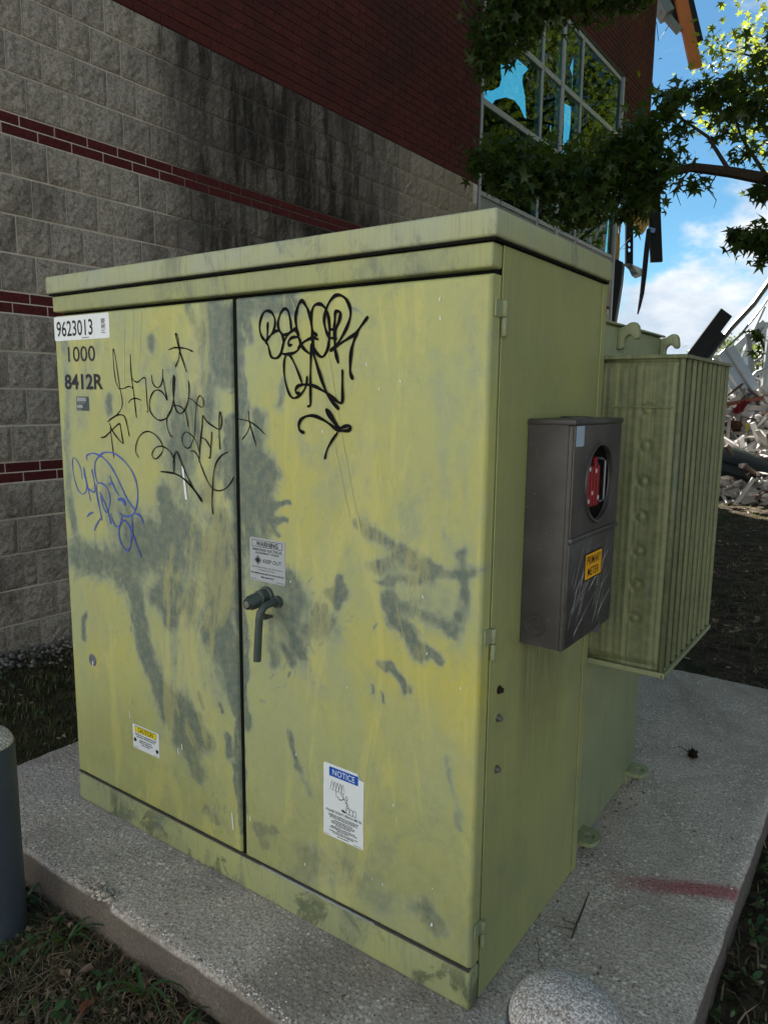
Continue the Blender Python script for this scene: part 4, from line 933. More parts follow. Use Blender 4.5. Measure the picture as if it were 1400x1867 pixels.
for cx in (1.158, 1.168, 1.178):
    sketch(nd, [(cx - 0.0045, 0.354), (cx - 0.005, 0.362), (cx - 0.002, 0.368), (cx + 0.003, 0.367), (cx + 0.0045, 0.360), (cx + 0.0042, 0.353), (cx - 0.0045, 0.354)], 0.0011, k0); k0 += 3e-5
for q in range(4):
    sketch(nd, [(1.138 + q * 0.002, 0.357 + q * 0.001), (1.143 + q * 0.002, 0.3535), (1.148 + q * 0.001, 0.357)], 0.0014, k0); k0 += 3e-5
text_verts("PLEASE DON'T FENCE ME IN", (1.089, 1.198, 0.3415, 0.348), F1, nd, 2, 0.02)
for i, (a, b) in enumerate(((0.097, 0.19), (0.097, 0.191), (0.101, 0.186), (0.113, 0.171), (0.105, 0.181), (0.107, 0.177), (0.119, 0.165), (0.105, 0.18), (0.101, 0.186), (0.123, 0.161), (0.099, 0.187), (0.111, 0.175))):
    v = 0.334 - i * 0.0038 - (0.002 if i > 2 else 0) - (0.002 if i > 6 else 0) - (0.0015 if i > 9 else 0)
    words(nd, 1.0 + a, 1.0 + b, v, v + 0.0026, F1, 2, 20 + i)
words(nd, 1.124, 1.160, 0.2805, 0.2835, F1, 2, 40); words(nd, 1.084, 1.101, 0.2785, 0.28, F1, 2, 41); words(nd, 1.176, 1.20, 0.2785, 0.28, F1, 2, 42)
nd.build('notice_decal', [M_white, M_nblue, M_print, M_silver], DR, fix=False)
# caution decal
cdm = MB(); rrect(cdm, 0.314, 0.440, 0.275, 0.353, F0, 0, 0.003)
rect(cdm, 0.325, 0.429, 0.329, 0.349, F1, 2); rect(cdm, 0.3262, 0.4278, 0.3302, 0.3478, F2, 1)
text_verts('CAUTION', (0.341, 0.413, 0.3325, 0.3455), F3, cdm, 2, 0.01)
for i, (a, b) in enumerate(((0.326, 0.428), (0.334, 0.42), (0.348, 0.405), (0.344, 0.41), (0.356, 0.398))):
    v = 0.3205 - i * 0.0065 - (0.003 if i > 1 else 0); words(cdm, a, b, v, v + 0.004, F1, 2, 60 + i)
for cx, cv in ((0.325, 0.303), (0.430, 0.293)):
    cdm.add([F1(cx + 0.007 * math.cos(t), cv + 0.0065 * math.sin(t)) for t in np.linspace(0, 6.28, 13)[:-1]], [tuple(range(12))], 2)
words(cdm, 0.32, 0.338, 0.2785, 0.2805, F1, 2, 70); words(cdm, 0.415, 0.434, 0.2785, 0.2805, F1, 2, 71)
cdm.build('caution_decal', [M_white, M_cyel, M_print], DL, fix=False)

# ---- pen tags
def FP(u, v, h): return (u, -(0.0009 + h), v)
def pen(key, name, mat, parent, label, base=0.0):
    mb = MB()
    for i, (w, pts) in enumerate(PEN[key]):
        ribbon(mb, [(a / 1e4, b / 1e4) for a, b in pts], w / 1000 * 0.92, FP, 0, base + i * 9e-5)
    o = mb.build(name, mat, parent, fix=False); o['label'] = label; return o
pen('L', 'graffiti_tag', M_ink, DL, 'thin looping black pen scrawl across the left door')
pen('B', 'graffiti_tag', M_blue, DL, 'blue marker tag of loops and a big oval', 0.0004)
pen('R', 'graffiti_tag', M_ink, DR, 'bold black marker tag at the top of the right door')
pen('S', 'graffiti_tag', M_ink, DR, 'small thin black pen star beside the door seam')
# scraped paint marks: chips, long pale drips and the torn white streak
def D6(u, v): return FP(u, v, 0.003)
sc = MB()
for w, pts in ((0.003, [(0.36, 1.57), (0.352, 1.50), (0.345, 1.40), (0.345, 1.30)]), (0.0025, [(0.40, 1.575), (0.392, 1.50), (0.384, 1.43)]), (0.0022, [(0.435, 1.575), (0.428, 1.52), (0.418, 1.45)])):
    ribbon(sc, pts, w, FP, 0, 0.00001 + w / 100)
sc.build('paint_drip', plain('pale drip', s2l(196, 190, 128), 0.6, 0.3, var=0.15), DL, fix=False)
sc = MB()
for w, pts in ((0.006, [(1.03, 1.575), (1.07, 1.42), (1.12, 1.22), (1.16, 1.08)]), (0.011, [(1.065, 1.575), (1.10, 1.42), (1.15, 1.2), (1.19, 1.05)]), (0.003, [(0.985, 1.575), (1.01, 1.52), (1.02, 1.47)])):
    ribbon(sc, pts, w * 0.6, FP, 0, 0.00001 + w / 300)
sc.build('paint_drip', plain('pale drip wide', s2l(176, 176, 118), 0.6, 0.3, var=0.12), DR, fix=False)

def chips(door_o, pts):
    for i, (u, v, w, h, sl_) in enumerate(pts):
        e = 0.0012 + i * 1e-5
        MB().add([FP(u - w / 2, v - h / 2, e), FP(u + w / 2 * 0.6, v - h / 2, e), FP(u + w / 2 - sl_ * h, v + h / 2, e), FP(u - w / 2 * 0.4 - sl_ * h, v + h / 2, e)], [(0, 1, 2, 3)]).build('paint_chip', M_white, door_o, fix=False)
chips(DL, [(0.60, 1.118, 0.011, 0.09, 0.16), (0.305, 0.378, 0.004, 0.022, 0.2), (0.548, 0.344, 0.005, 0.018, 0.2), (0.53, 0.325, 0.005, 0.018, 0.2), (0.755, 0.187, 0.006, 0.05, 0.1), (0.12, 0.50, 0.006, 0.02, 0.0)])
rr = random.Random(3)
chips(DR, [(0.822, 0.22, 0.004, 0.016, 0.1), (1.40, 0.17, 0.006, 0.009, 0), (1.36, 0.93, 0.003, 0.006, .3)] + [(rr.uniform(0.82, 1.48), rr.uniform(0.12, 1.56), 0.003, rr.uniform(0.003, 0.008), rr.uniform(-.3, .5)) for _ in range(16)])
# dent with bare metal low on the left door
dn = MB(); dn.lathe((0.118, -0.0012, 0.512), [(0.021, 0.0002), (0.017, -0.0012), (0.010, 0.0003), (0.004, 0.0009)], 14, 'Y'); dn.build('dent', plain('bare dented metal', s2l(118, 122, 130), 0.4, 0.5, 0.4, var=0.5, scale=60), DL, smooth=True)

# ---- tank, lugs, lifting hooks
TX, TY1, TZ = 1.468, 1.302, 1.562
MB().box((0.03, D + 0.008, 0.0), (TX, TY1, TZ)).build('tank', M_tank, TR, smooth=True, bevel=0.012, seg=3)
MB().box((0.02, D + 0.008, TZ), (TX + 0.008, TY1 + 0.008, TZ + 0.006)).build('tank_cover', M_tank, TR, bevel=0.002)
for y in (0.735, 1.235):
    lg = MB(); pr = [(0, -0.045), (0.035, -0.045)] + [(0.045 + 0.022 * math.cos(t), 0.0 + 0.045 * math.sin(t)) for t in np.linspace(-1.2, 1.2, 7)] + [(0.035, 0.045), (0, 0.045)]
    hole = [(0.038 + 0.016 * math.cos(t), 0.018 * math.sin(t)) for t in np.linspace(0, 2 * math.pi, 13)[:-1]]
    pv = [[Vector((a, b, 0)) for a, b in pr], [Vector((a, b, 0)) for a, b in hole]]
    tr_ = tessellate_polygon(pv); fl = [p for q in pv for p in q]; k = len(fl)
    VV = [(TX + p.x, y + p.y, 0.05) for p in fl] + [(TX + p.x, y + p.y, 0.038) for p in fl]
    FF = [tuple(t) for t in tr_] + [tuple(i + k for i in t[::-1]) for t in tr_]; o0 = 0
    for q in pv:
        m = len(q); FF += [(o0 + i, o0 + (i + 1) % m, k + o0 + (i + 1) % m, k + o0 + i) for i in range(m)]; o0 += m
    lg.add(VV, FF); lg.box((TX - 0.002, y - 0.04, 0.0), (TX + 0.006, y + 0.04, 0.0375)); lg.build('base_lug', M_tank, TR)
hookp = [(0, 0.045), (0.03, 0.05), (0.06, 0.066), (0.085, 0.066), (0.098, 0.05), (0.106, 0.012), (0.1, -0.002), (0.082, -0.004), (0.072, 0.008), (0.058, 0.016), (0.044, 0.012), (0.034, 0.0), (0.03, -0.018), (0.034, -0.03), (0.022, -0.042), (0, -0.044)]
for y in (0.85, 1.285):
    hk = MB(); hk.prism([(u * 0.58, v * 0.68) for u, v in hookp], lambda u, v: (TX + u, y - 0.014, 1.525 + v), lambda u, v: (TX + u, y + 0.014, 1.525 + v))
    hk.build('lifting_hook', M_tank, TR, smooth=True, bevel=0.004, seg=2)

# ---- radiator: nine pressed fins between two headers
RX0, RX1, RY0, RY1, RZ0, RZ1 = 1.474, 1.703, 0.652, 1.195, 0.634, 1.463
RAD = MB().box((TX, RY0 + 0.03, RZ1 - 0.12), (RX0 + 0.05, RY1 - 0.03, RZ1 - 0.03)).box((TX, RY0 + 0.03, RZ0 + 0.03), (RX0 + 0.05, RY1 - 0.03, RZ0 + 0.12)).build('radiator', M_fin, TR)
NF = 10; stp = (RY1 - RY0) / (NF - 1)
def fin_mesh(front):
    mb = MB(); nx_, nz_ = (54, 190) if front else (6, 8)
    th = 0.0085
    for sgn in (-1, 1):
        V = []
        for j in range(nz_ + 1):
            for i in range(nx_ + 1):
                u, v = i / nx_, j / nz_; x = RX0 + (RX1 - 0.012 - RX0) * u; zz = RZ0 + 0.012 + (RZ1 - RZ0 - 0.024) * v
                e = min(u, 1 - u, v * 3, (1 - v) * 3); b = th * min(1, e / 0.06)
                if front and sgn < 0:
                    b += 0.0011 * math.sin(x * 2 * math.pi / 0.018) * min(1, e / 0.1) * (0.3 if x > 1.6 else 1)
                    for q in range(7):
                        dz = zz - (0.770 + q * 0.0928); dx = x - 1.618; rr_ = math.hypot(dx, dz)
                        if rr_ < 0.02: b += -0.005 * math.sin(min(1, max(0, (0.02 - rr_) / 0.009)) * math.pi / 2) + 0.0065 * max(0, 1 - (rr_ / 0.0105) ** 2) ** 0.5
                V.append((x, sgn * b, zz))
        m = nx_ + 1; F = [(j * m + i, j * m + i + 1, (j + 1) * m + i + 1, (j + 1) * m + i) for j in range(nz_) for i in range(nx_)]
        mb.add(V, F)
    # rolled seam along the outer edge, welded seams top and bottom
    mb.tube([(RX1 - 0.008, 0, RZ0), (RX1 - 0.008, 0, RZ1)], 0.008, 8)
    mb.box((RX0, -0.003, RZ0), (RX1 - 0.01, 0.003, RZ0 + 0.014)); mb.box((RX0, -0.003, RZ1 - 0.014), (RX1 - 0.01, 0.003, RZ1))
    return mb
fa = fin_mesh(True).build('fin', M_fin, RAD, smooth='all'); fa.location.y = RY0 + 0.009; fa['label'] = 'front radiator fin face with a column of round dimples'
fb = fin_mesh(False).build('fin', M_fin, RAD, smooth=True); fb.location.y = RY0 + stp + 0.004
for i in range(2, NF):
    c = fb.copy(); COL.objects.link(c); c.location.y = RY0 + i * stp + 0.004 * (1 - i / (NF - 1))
hb = MB().box((RX0 + 0.02, RY0 - 0.004, RZ0 - 0.012), (RX1 + 0.002, RY0 + 0.002, RZ0 + 0.002)).box((RX1 - 0.006, RY0 - 0.004, RZ0 - 0.014), (RX1 + 0.004, RY1 + 0.012, RZ0 - 0.001))
hb.build('bottom_rail', M_tank, RAD, bevel=0.002)
ht = MB().box((RX0, RY0 - 0.005, RZ1 - 0.006), (RX1 + 0.005, RY1 + 0.012, RZ1 + 0.004)); ht.build('top_rail', M_fin, RAD, bevel=0.002)
MB().box((RX0 + 0.02, RY0 - 0.0045, RZ1 - 0.13), (RX1 - 0.02, RY0 - 0.001, RZ1 - 0.125)).build('weld_seam', M_fin, RAD)
# worn black pen rub on the fin
# ------------------------------------------------------------------ meter box
MX0, MX1, MY0, MY1, MZ0, MZ1 = W + 0.001, 1.607, 0.187, 0.490, 0.806, 1.298
MT = thing('meter_box', 'dark bronze electric meter box with empty round socket on the cabinet side', 'meter box', ((MX0 + MX1) / 2, (MY0 + MY1) / 2, MZ0))
nb = NT('bronze enamel', 0.42, 0.45)
cc = nb.mix(nb.rng(nb.noise(8, 5, 0.6), 0.35, 0.65), s2l(58, 56, 55), s2l(76, 74, 72))
cc = nb.mix(nb.math('MULTIPLY', nb.rng(nb.noise(30, 6, 0.75), 0.55, 0.75), 0.4), cc, s2l(98, 96, 92))
cc = nb.mix(nb.math('MULTIPLY', nb.rng(nb.voro(45), 0.05, 0.03), 0.8), cc, s2l(180, 180, 174))
nb.color(cc); nb.bump(nb.noise(12, 4), 0.08, 0.004); M_meter = nb.done()
M_socket = plain('socket black', s2l(16, 16, 17), 0.6, 0.3)
M_red = plain('red test block', s2l(138, 12, 26), 0.4, 0.5, var=0.1)
M_lbl = plain('amber label', s2l(240, 172, 24), 0.45, 0.4, var=0.04)
sh = MB()   # open tray: back and four sides
sh.box((MX0, MY0, MZ0), (MX0 + 0.003, MY1, MZ1)); sh.box((MX0 + 0.003, MY0, MZ0), (MX1 - 0.014, MY0 + 0.003, MZ1)); sh.box((MX0 + 0.003, MY1 - 0.003, MZ0), (MX1 - 0.014, MY1, MZ1))
sh.box((MX0 + 0.003, MY0 + 0.003, MZ0), (MX1 - 0.014, MY1 - 0.003, MZ0 + 0.003)); sh.box((MX0 + 0.003, MY0 + 0.003, MZ1 - 0.003), (MX1 - 0.014, MY1 - 0.003, MZ1))
sh.build('housing', M_meter, MT)
lid = MB().box((MX0, MY0 - 0.004, MZ1), (MX1 + 0.003, MY1 + 0.004, MZ1 + 0.012)); lid.build('lid', M_meter, MT, smooth=True, bevel=0.003)
hubp = MB(); hubp.lathe((MX0 + 0.05, 0.34, MZ1 + 0.012), [(0.038, 0), (0.038, 0.003), (0.032, 0.004), (0.03, 0.0035), (0.01, 0.0035)], 24); hubp.build('hub_plate', M_meter, MT, smooth=True)
# upper cover with the round opening, lower cover lapped over a raised ridge
HY, HZ, HR = 0.352, 1.165, 0.0865
pv = [[Vector((0, y, z)) for y, z in ((MY0 + 0.002, 1.058), (MY1 - 0.002, 1.058), (MY1 - 0.002, MZ1 - 0.001), (MY0 + 0.002, MZ1 - 0.001))],
      [Vector((0, HY + HR * math.cos(t), HZ + HR * math.sin(t))) for t in np.linspace(0, 2 * math.pi, 49)[:-1]]]
tr_ = tessellate_polygon(pv); fl = [p for q in pv for p in q]; k = len(fl)
uc = MB(); FF = [tuple(t) for t in tr_] + [tuple(i + k for i in t[::-1]) for t in tr_]; o0 = 0
for q in pv:
    m = len(q); FF += [(o0 + i, o0 + (i + 1) % m, k + o0 + (i + 1) % m, k + o0 + i) for i in range(m)]; o0 += m
uc.add([(MX1, p.y, p.z) for p in fl] + [(MX1 - 0.004, p.y, p.z) for p in fl], FF); uc.build('upper_cover', M_meter, MT)
rg = MB(); rg.lathe((MX1, HY, HZ), [(HR + 0.001, -0.01), (HR + 0.0065, 0.0), (HR + 0.005, 0.004), (HR - 0.001, 0.003), (HR - 0.001, -0.004)], 48, 'X')
rg.f = rg.f[:-2]; rg.mi = rg.mi[:-2]
rg.build('socket_rim', M_meter, MT, smooth=True)
lc = MB().box((MX1 - 0.014, MY0 + 0.002, MZ0 + 0.002), (MX1 - 0.001, MY1 - 0.002, 1.044)); lc.build('lower_cover', M_meter, MT, smooth=True, bevel=0.003)
rd = MB().box((MX1 - 0.013, MY0 + 0.0005, 1.0445), (MX1 + 0.005, MY1 - 0.0005, 1.0575)); rd.build('ridge', M_meter, MT, smooth=True, bevel=0.004)
cf = MB().box((MX1 - 0.013, MY0 - 0.0015, MZ0), (MX1 - 0.004, MY0 + 0.0015, MZ1 - 0.001)); cf.build('corner_flange', M_meter, MT, bevel=0.001)
inn = MB().box((MX0 + 0.0035, HY - 0.14, HZ - 0.115), (MX0 + 0.006, HY + 0.12, HZ + 0.115)); inn.build('socket_back', M_socket, MT)
tb = MB().box((1.545, 0.318, HZ - 0.03), (1.584, 0.402, HZ + 0.028))
for i in range(4): tb.box((1.5842, 0.322 + i * 0.0205, HZ - 0.058), (1.592, 0.335 + i * 0.0205, HZ + 0.056 - (i % 2) * 0.02))
tb.build('test_block', M_red, MT, bevel=0.0015, seg=1)
for i in range(4):
    for z in ((HZ - 0.048, HZ + 0.026), (HZ - 0.03,), (HZ + 0.02,), (HZ - 0.044,))[i]: MB().box((1.5922, 0.325 + i * 0.0205, z), (1.5932, 0.332 + i * 0.0205, z + 0.009)).build('terminal', M_white, MT)
br_ = MB().tube([(1.56, 0.418, HZ - 0.05), (1.588, 0.418, HZ - 0.052), (1.591, 0.432, HZ - 0.05), (1.591, 0.432, HZ + 0.045), (1.588, 0.418, HZ + 0.05), (1.56, 0.418, HZ + 0.05)], 0.0032, 8)
br_.box((1.53, 0.406, HZ - 0.045), (1.58, 0.42, HZ + 0.04)); br_.build('jaw_frame', plain('jaw grey', s2l(120, 126, 134), 0.35, 0.5, 0.5), MT, bevel=0.001, seg=1)
def FM(h): return lambda u, v, hh=0.0: (MX1 + h + hh, u, v)
lb = MB(); rect(lb, 0.284, 0.397, 0.943, 1.008, FM(0.0006), 1); rect(lb, 0.288, 0.393, 0.9465, 1.0045, FM(0.0009), 0)
text_verts('PRIMARY', (0.297, 0.388, 0.9795, 0.999), FM(0.0013), lb, 1, 0.006); text_verts('METER', (0.304, 0.376, 0.9525, 0.9715), FM(0.0013), lb, 1, 0.006)
lb.build('meter_label', [M_lbl, M_print], MT, fix=False)
tp = MB(); tp.add([FM(0.0006)(u, v) for u, v in ((0.193, 1.2535), (0.232, 1.2525), (0.240, 1.2545), (0.240, 1.2965), (0.193, 1.2965))], [(0, 1, 2, 3, 4)]); tp.build('tape_scrap', plain('blue grey tape', s2l(158, 176, 192), 0.5, 0.3), MT, fix=False)
ko = MB(); ko.lathe((1.537, MY0 - 0.0002, 0.854), [(0.026, 0), (0.025, -0.0018), (0.0235, -0.0018), (0.022, -0.0002), (0.016, -0.0002), (0.0155, -0.0016), (0.0135, -0.0016), (0.0125, -0.0002), (0.006, -0.0002), (0.005, -0.0012)], 28, 'Y'); ko.build('knockout', M_meter, MT, smooth=True)
scr = MB(); r5 = random.Random(5)
for i in range(30):
    u0, v0 = r5.uniform(0.2, 0.42), r5.uniform(0.82, 0.96); L_ = r5.uniform(0.04, 0.16); a_ = R(r5.choice((50, 58, 62, 66, 25, 30)) + r5.uniform(-6, 6))
    pts = [(u0, v0), (u0 + L_ * 0.5 * math.cos(a_) , v0 + L_ * 0.5 * math.sin(a_) + 0.004), (u0 + L_ * math.cos(a_) * 0.96, v0 + L_ * math.sin(a_))]
    pts = [(min(max(u, MY0 + 0.008), MY1 - 0.006), min(max(v, MZ0 + 0.008), 1.038)) for u, v in pts]
    ribbon(scr, pts, r5.choice((0.0009, 0.0014, 0.002)), lambda u, v, h: (MX1 - 0.0007 + h, u, v), 0, i * 2e-5, 0.2)
scr.build('scratch', plain('scratched enamel', s2l(206, 206, 200), 0.6, 0.4), MT, fix=False)
# bent lower corner of the cover
MB().add([(MX1 - 0.0005, 0.36, MZ0 + 0.002), (MX1 + 0.006, 0.385, MZ0 - 0.006), (MX1 - 0.002, 0.42, MZ0 - 0.008), (MX1 + 0.002, 0.40, MZ0 + 0.018)], [(0, 1, 3), (1, 2, 3)]).build('bent_lip', M_meter, MT, fix=False)
# ------------------------------------------------------------------ bollards
M_pipe = plain('slate grey pipe paint', s2l(62, 70, 80), 0.5, 0.35, var=0.35, scale=14)
nd_ = NT('speckled concrete', 0.9, 0.2)
cc = nd_.mix(nd_.rng(nd_.noise(260, 4, 0.75), 0.42, 0.62), s2l(150, 142, 134), s2l(242, 237, 230))
cc = nd_.mix(nd_.math('MULTIPLY', nd_.rng(nd_.voro(150), 0.22, 0.14), 0.8), cc, s2l(78, 68, 60))
cc = nd_.mix(nd_.math('MULTIPLY', nd_.rng(nd_.noise(30, 5), 0.5, 0.7), 0.35), cc, s2l(150, 128, 104))
nd_.color(cc); nd_.bump(nd_.noise(220, 5, 0.75), 0.7, 0.004); M_dome = nd_.done()
def bollard(loc, r, top, label):
    t = thing('bollard', label, 'bollard', (loc[0], loc[1], GZ), 'steel pipe bollards in front of the cabinet')
    b = MB(); b.lathe((loc[0], loc[1], 0), [(r, -0.3), (r, top - 0.052), (r - 0.004, top - 0.048)], 40); b.build('pipe', M_pipe, t, smooth=True)
    d = MB(); d.lathe((loc[0], loc[1], top - 0.05), [((r - 0.003) * math.cos(a), 0.05 * math.sin(a)) for a in np.linspace(0, 1.5, 12)], 40); d.build('dome', M_dome, t, smooth='all')
bollard((0.252, -0.418), 0.078, 0.478, 'dark slate steel bollard with concrete dome at the slab front left')
bollard((1.838, -0.335), 0.088, 0.474, 'pale speckled concrete bollard top in front of the cabinet corner')

# ------------------------------------------------------------------ small things on the pad
M_ball = plain('dry seed ball', s2l(34, 26, 20), 0.9, 0.1, var=0.4)
gb = MB(); gb.lathe((1.618, 1.545, 0.017), [(0.0165 * math.sin(a) + 1e-4, -0.0165 * math.cos(a)) for a in np.linspace(0.02, 3.12, 8)], 12)
for i in range(60):
    a = rng.uniform(0, 6.28); c_ = rng.uniform(-0.9, 1); s_ = math.sqrt(1 - c_ * c_); d = np.array((s_ * math.cos(a), s_ * math.sin(a), c_)); p = np.array((1.618, 1.545, 0.017)) + d * 0.0155
    q = np.cross(d, (0.3, 0.5, 0.8)); q /= np.linalg.norm(q); w = np.cross(d, q)
    gb.add([p + q * 0.0025, p - q * 0.0012 + w * 0.0022, p - q * 0.0012 - w * 0.0022, p + d * 0.009], [(0, 1, 3), (1, 2, 3), (2, 0, 3)])
gb.tube([(1.60, 1.545, 0.02), (1.575, 1.56, 0.024), (1.555, 1.585, 0.012), (1.55, 1.60, 0.004)], 0.0013, 5)
tag(gb.build('seed_ball', M_ball, smooth=False), 'small dark spiky seed ball with stem lying on the slab', 'seed ball')
M_twig = plain('dry twig', s2l(84, 74, 66), 0.9, 0.1, var=0.3)
tw_ = MB(); tw_.tube([(1.575, 0.548, 0.002), (1.588, 0.46, 0.004), (1.594, 0.405, 0.003), (1.602, 0.352, 0.002)], [0.0013, 0.0026, 0.0028, 0.0022], 6)
tw_.tube([(1.594, 0.405, 0.003), (1.572, 0.40, 0.005), (1.555, 0.405, 0.002)], [0.0016, 0.0013, 0.0008], 5); tw_.tube([(1.597, 0.385, 0.003), (1.57, 0.372, 0.005), (1.55, 0.37, 0.002)], [0.0016, 0.0012, 0.0007], 5)
tag(tw_.build('twig', M_twig, smooth=True), 'dry forked grey twig lying on the slab beside the cabinet', 'twig')
st_ = MB(); st_.tube([(1.53, 0.30, 0.002), (1.548, 0.272, 0.004), (1.562, 0.235, 0.003), (1.59, 0.21, 0.002)], 0.0009, 5)
tag(st_.build('leaf_stalk', M_twig), 'thin dark stalk lying next to the forked twig', 'stalk')

# ------------------------------------------------------------------ ground cover
def on_pad(x, y, m=0.0): return (x > PX0 - m) & (x < PX1 + m) & (y > PY0 - m) & (y < PY1 + m)
def blades(name, n, area, h, w, mat, seed, dens=0.45, lean=0.6):
    r = np.random.default_rng(seed)
    x = r.uniform(area[0], area[1], n); y = r.uniform(area[2], area[3], n)
    k = (fbm(x * 2.2, y * 2.2, 4, seed + 5) > dens + r.uniform(-0.14, 0.14, n)) & ~on_pad(x, y, 0.015)
    x, y = x[k], y[k]; m = len(x); z = ground_z(x, y) - 0.004
    a = r.uniform(0, 6.28, m); hh = h * r.uniform(0.45, 1.25, m); ln = lean * r.uniform(0.2, 1.3, m) * hh; ww = w * r.uniform(0.6, 1.3, m)
    dx, dy = np.cos(a), np.sin(a)
    V = np.empty((m, 5, 3))
    for i, (s, f, e) in enumerate(((-1, 0, 0), (1, 0, 0), (0.75, 0.6, 0.32), (-0.75, 0.6, 0.32), (0, 1.0, 1.0))):
        V[:, i, 0] = x + dx * ln * e - dy * ww * s; V[:, i, 1] = y + dy * ln * e + dx * ww * s; V[:, i, 2] = z + hh * f * (1 - 0.25 * e)
    T = np.array([(0, 1, 2), (0, 2, 3), (3, 2, 4)])[None] + (np.arange(m) * 5)[:, None, None]
    o = fast_mesh(name, V.reshape(-1, 3), T.reshape(-1, 3), mat); return tag(o, kind='stuff')
STAR = []
for i in range(5):
    a = R(90 + (i - 2) * 62)
    L = (0.72, 0.95, 1.0, 0.95, 0.72)[i]
    STAR.append((L * math.cos(a), L * math.sin(a)))
    if i < 4:
        b = R(90 + (i - 1.5) * 62); STAR.append((0.33 * math.cos(b), 0.33 * math.sin(b)))
STAR = [(0.05, -0.32), (-0.05, -0.32)][:0] + STAR + [(0.16, -0.28), (-0.16, -0.28)][::-1]
STAR = np.array(STAR) + np.array((0, 0.3)); STAR *= 0.55
OVAL = np.array([(0.0, 0.0), (0.2, 0.2), (0.24, 0.5), (0.14, 0.82), (0.0, 1.0), (-0.14, 0.82), (-0.24, 0.5), (-0.2, 0.2)]) * 0.9
def leaves(name, C, size, mat, shape, seed, parent=None, up=0.5, fold=0.25, droop=0.0):
    r = np.random.default_rng(seed); n = len(C); k = len(shape)
    nz = np.stack([r.normal(0, 1, n), r.normal(0, 1, n), np.abs(r.normal(0, 1, n)) * 0.6 + up * 2.0], 1); nz /= np.linalg.norm(nz, axis=1)[:, None]
    a = r.normal(0, 1, (n, 3)); a[:, 2] -= droop; u = np.cross(a, nz); u /= np.linalg.norm(u, axis=1)[:, None] + 1e-9; v = np.cross(nz, u)
    P = np.concatenate([[(0, 0.1)], shape]); s = (size * r.uniform(0.5, 1.3, n))[:, None, None]
    bend = fold * r.uniform(0.3, 1.5, n)[:, None] * (np.abs(P[:, 0]) ** 1.3 + 0.5 * (P[:, 1] - 0.2) ** 2)[None, :]
    V = C[:, None, :] + s * (P[None, :, :1] * u[:, None, :] + P[None, :, 1:] * v[:, None, :] - bend[..., None] * nz[:, None, :])
    T = np.array([(0, 1 + i, 1 + (i + 1) % k) for i in range(k)])[None] + (np.arange(n) * (k + 1))[:, None, None]
    return fast_mesh(name, V.reshape(-1, 3), T.reshape(-1, 3), mat, parent)
blades('grass', 26000, (-1.85, -0.4, -1.0, 5.0), 0.05, 0.0022, M_grass, 11, 0.42)
blades('grass', 9000, (-0.9, 1.9, -1.0, -0.27), 0.04, 0.0022, M_grass, 12, 0.56, 1.3)
blades('grass', 26000, (1.91, 4.2, -1.0, 7.0), 0.05, 0.0022, M_grass, 13, 0.52)
blades('grass', 16000, (-1.8, 3.0, 2.5, 12.0), 0.06, 0.003, M_grass, 14, 0.5)
blades('dry_grass', 26000, (-0.9, 2.6, -1.0, -0.26), 0.03, 0.0017, M_litter, 15, 0.33, 2.6)
blades('dry_grass', 14000, (1.2, 3.6, 0.0, 9.0), 0.035, 0.002, M_litter, 16, 0.4, 2.2)
def scatter(n, area, seed, dens):
    r = np.random.default_rng(seed); x = r.uniform(area[0], area[1], n); y = r.uniform(area[2], area[3], n)
    k = (fbm(x * 3, y * 3, 3, seed) > dens) & ~on_pad(x, y, 0.02); x, y = x[k], y[k]
    return np.stack([x, y, ground_z(x, y) + r.uniform(0.004, 0.02, len(x))], 1)
for i, (n, ar, sz, de) in enumerate(((5200, (-1.0, 2.6, -1.1, -0.27), 0.03, 0.3), (2200, (1.9, 4.0, -0.8, 5.0), 0.035, 0.38), (900, (-1.8, -0.4, -1, 4.5), 0.04, 0.45), (3500, (-1.7, 3.0, 2.5, 11), 0.05, 0.4))):
    tag(leaves('leaf_litter', scatter(n, ar, 40 + i, de), sz, M_litter, OVAL if i % 2 else STAR, 50 + i, None, 0.7, 0.9), kind='stuff')
for i, (n, ar, sz, de) in enumerate(((1900, (-0.6, 1.7, -0.8, -0.27), 0.030, 0.5), (2400, (1.92, 3.0, -0.9, 1.4), 0.034, 0.42), (500, (-1.7, -0.45, -0.6, 2.5), 0.03, 0.5))):
    tag(leaves('ground_weeds', scatter(n, ar, 60 + i, de) + np.array((0, 0, 0.012)), sz, M_weed, OVAL, 70 + i, None, 0.9, 0.6), kind='stuff')
lx = np.concatenate([rng.uniform(1.48, 1.53, 60), rng.uniform(1.5, 1.88, 50), rng.uniform(-0.35, 1.8, 40)]); ly = np.concatenate([rng.uniform(0.66, 1.35, 60), rng.uniform(0.1, 2.4, 50), rng.uniform(-0.24, -0.03, 40)])
tag(leaves('pad_litter', np.stack([lx, ly, np.full(150, 0.004)], 1), 0.014, M_litter, OVAL, 88, None, 1.5, 0.5), kind='stuff')
# gravel strip along the wall foot
gx = np.abs(rng.normal(0, 0.16, 3800)) + XW + 0.01; gy = rng.uniform(-1.0, 6.0, 3800)
ng = NT('gravel stone', 0.9, 0.2); ng.color(ng.ramp(ng.island(), (0, s2l(70, 68, 66)), (0.6, s2l(118, 114, 110)), (1, s2l(158, 152, 146)))); M_grav = ng.done()
tag(island_stones('gravel', np.stack([gx, gy, ground_z(gx, gy) + rng.uniform(0, 0.02, 3800)], 1), rng.uniform(0.008, 0.024, 3800), M_grav, None, 0.7, 6), kind='stuff')
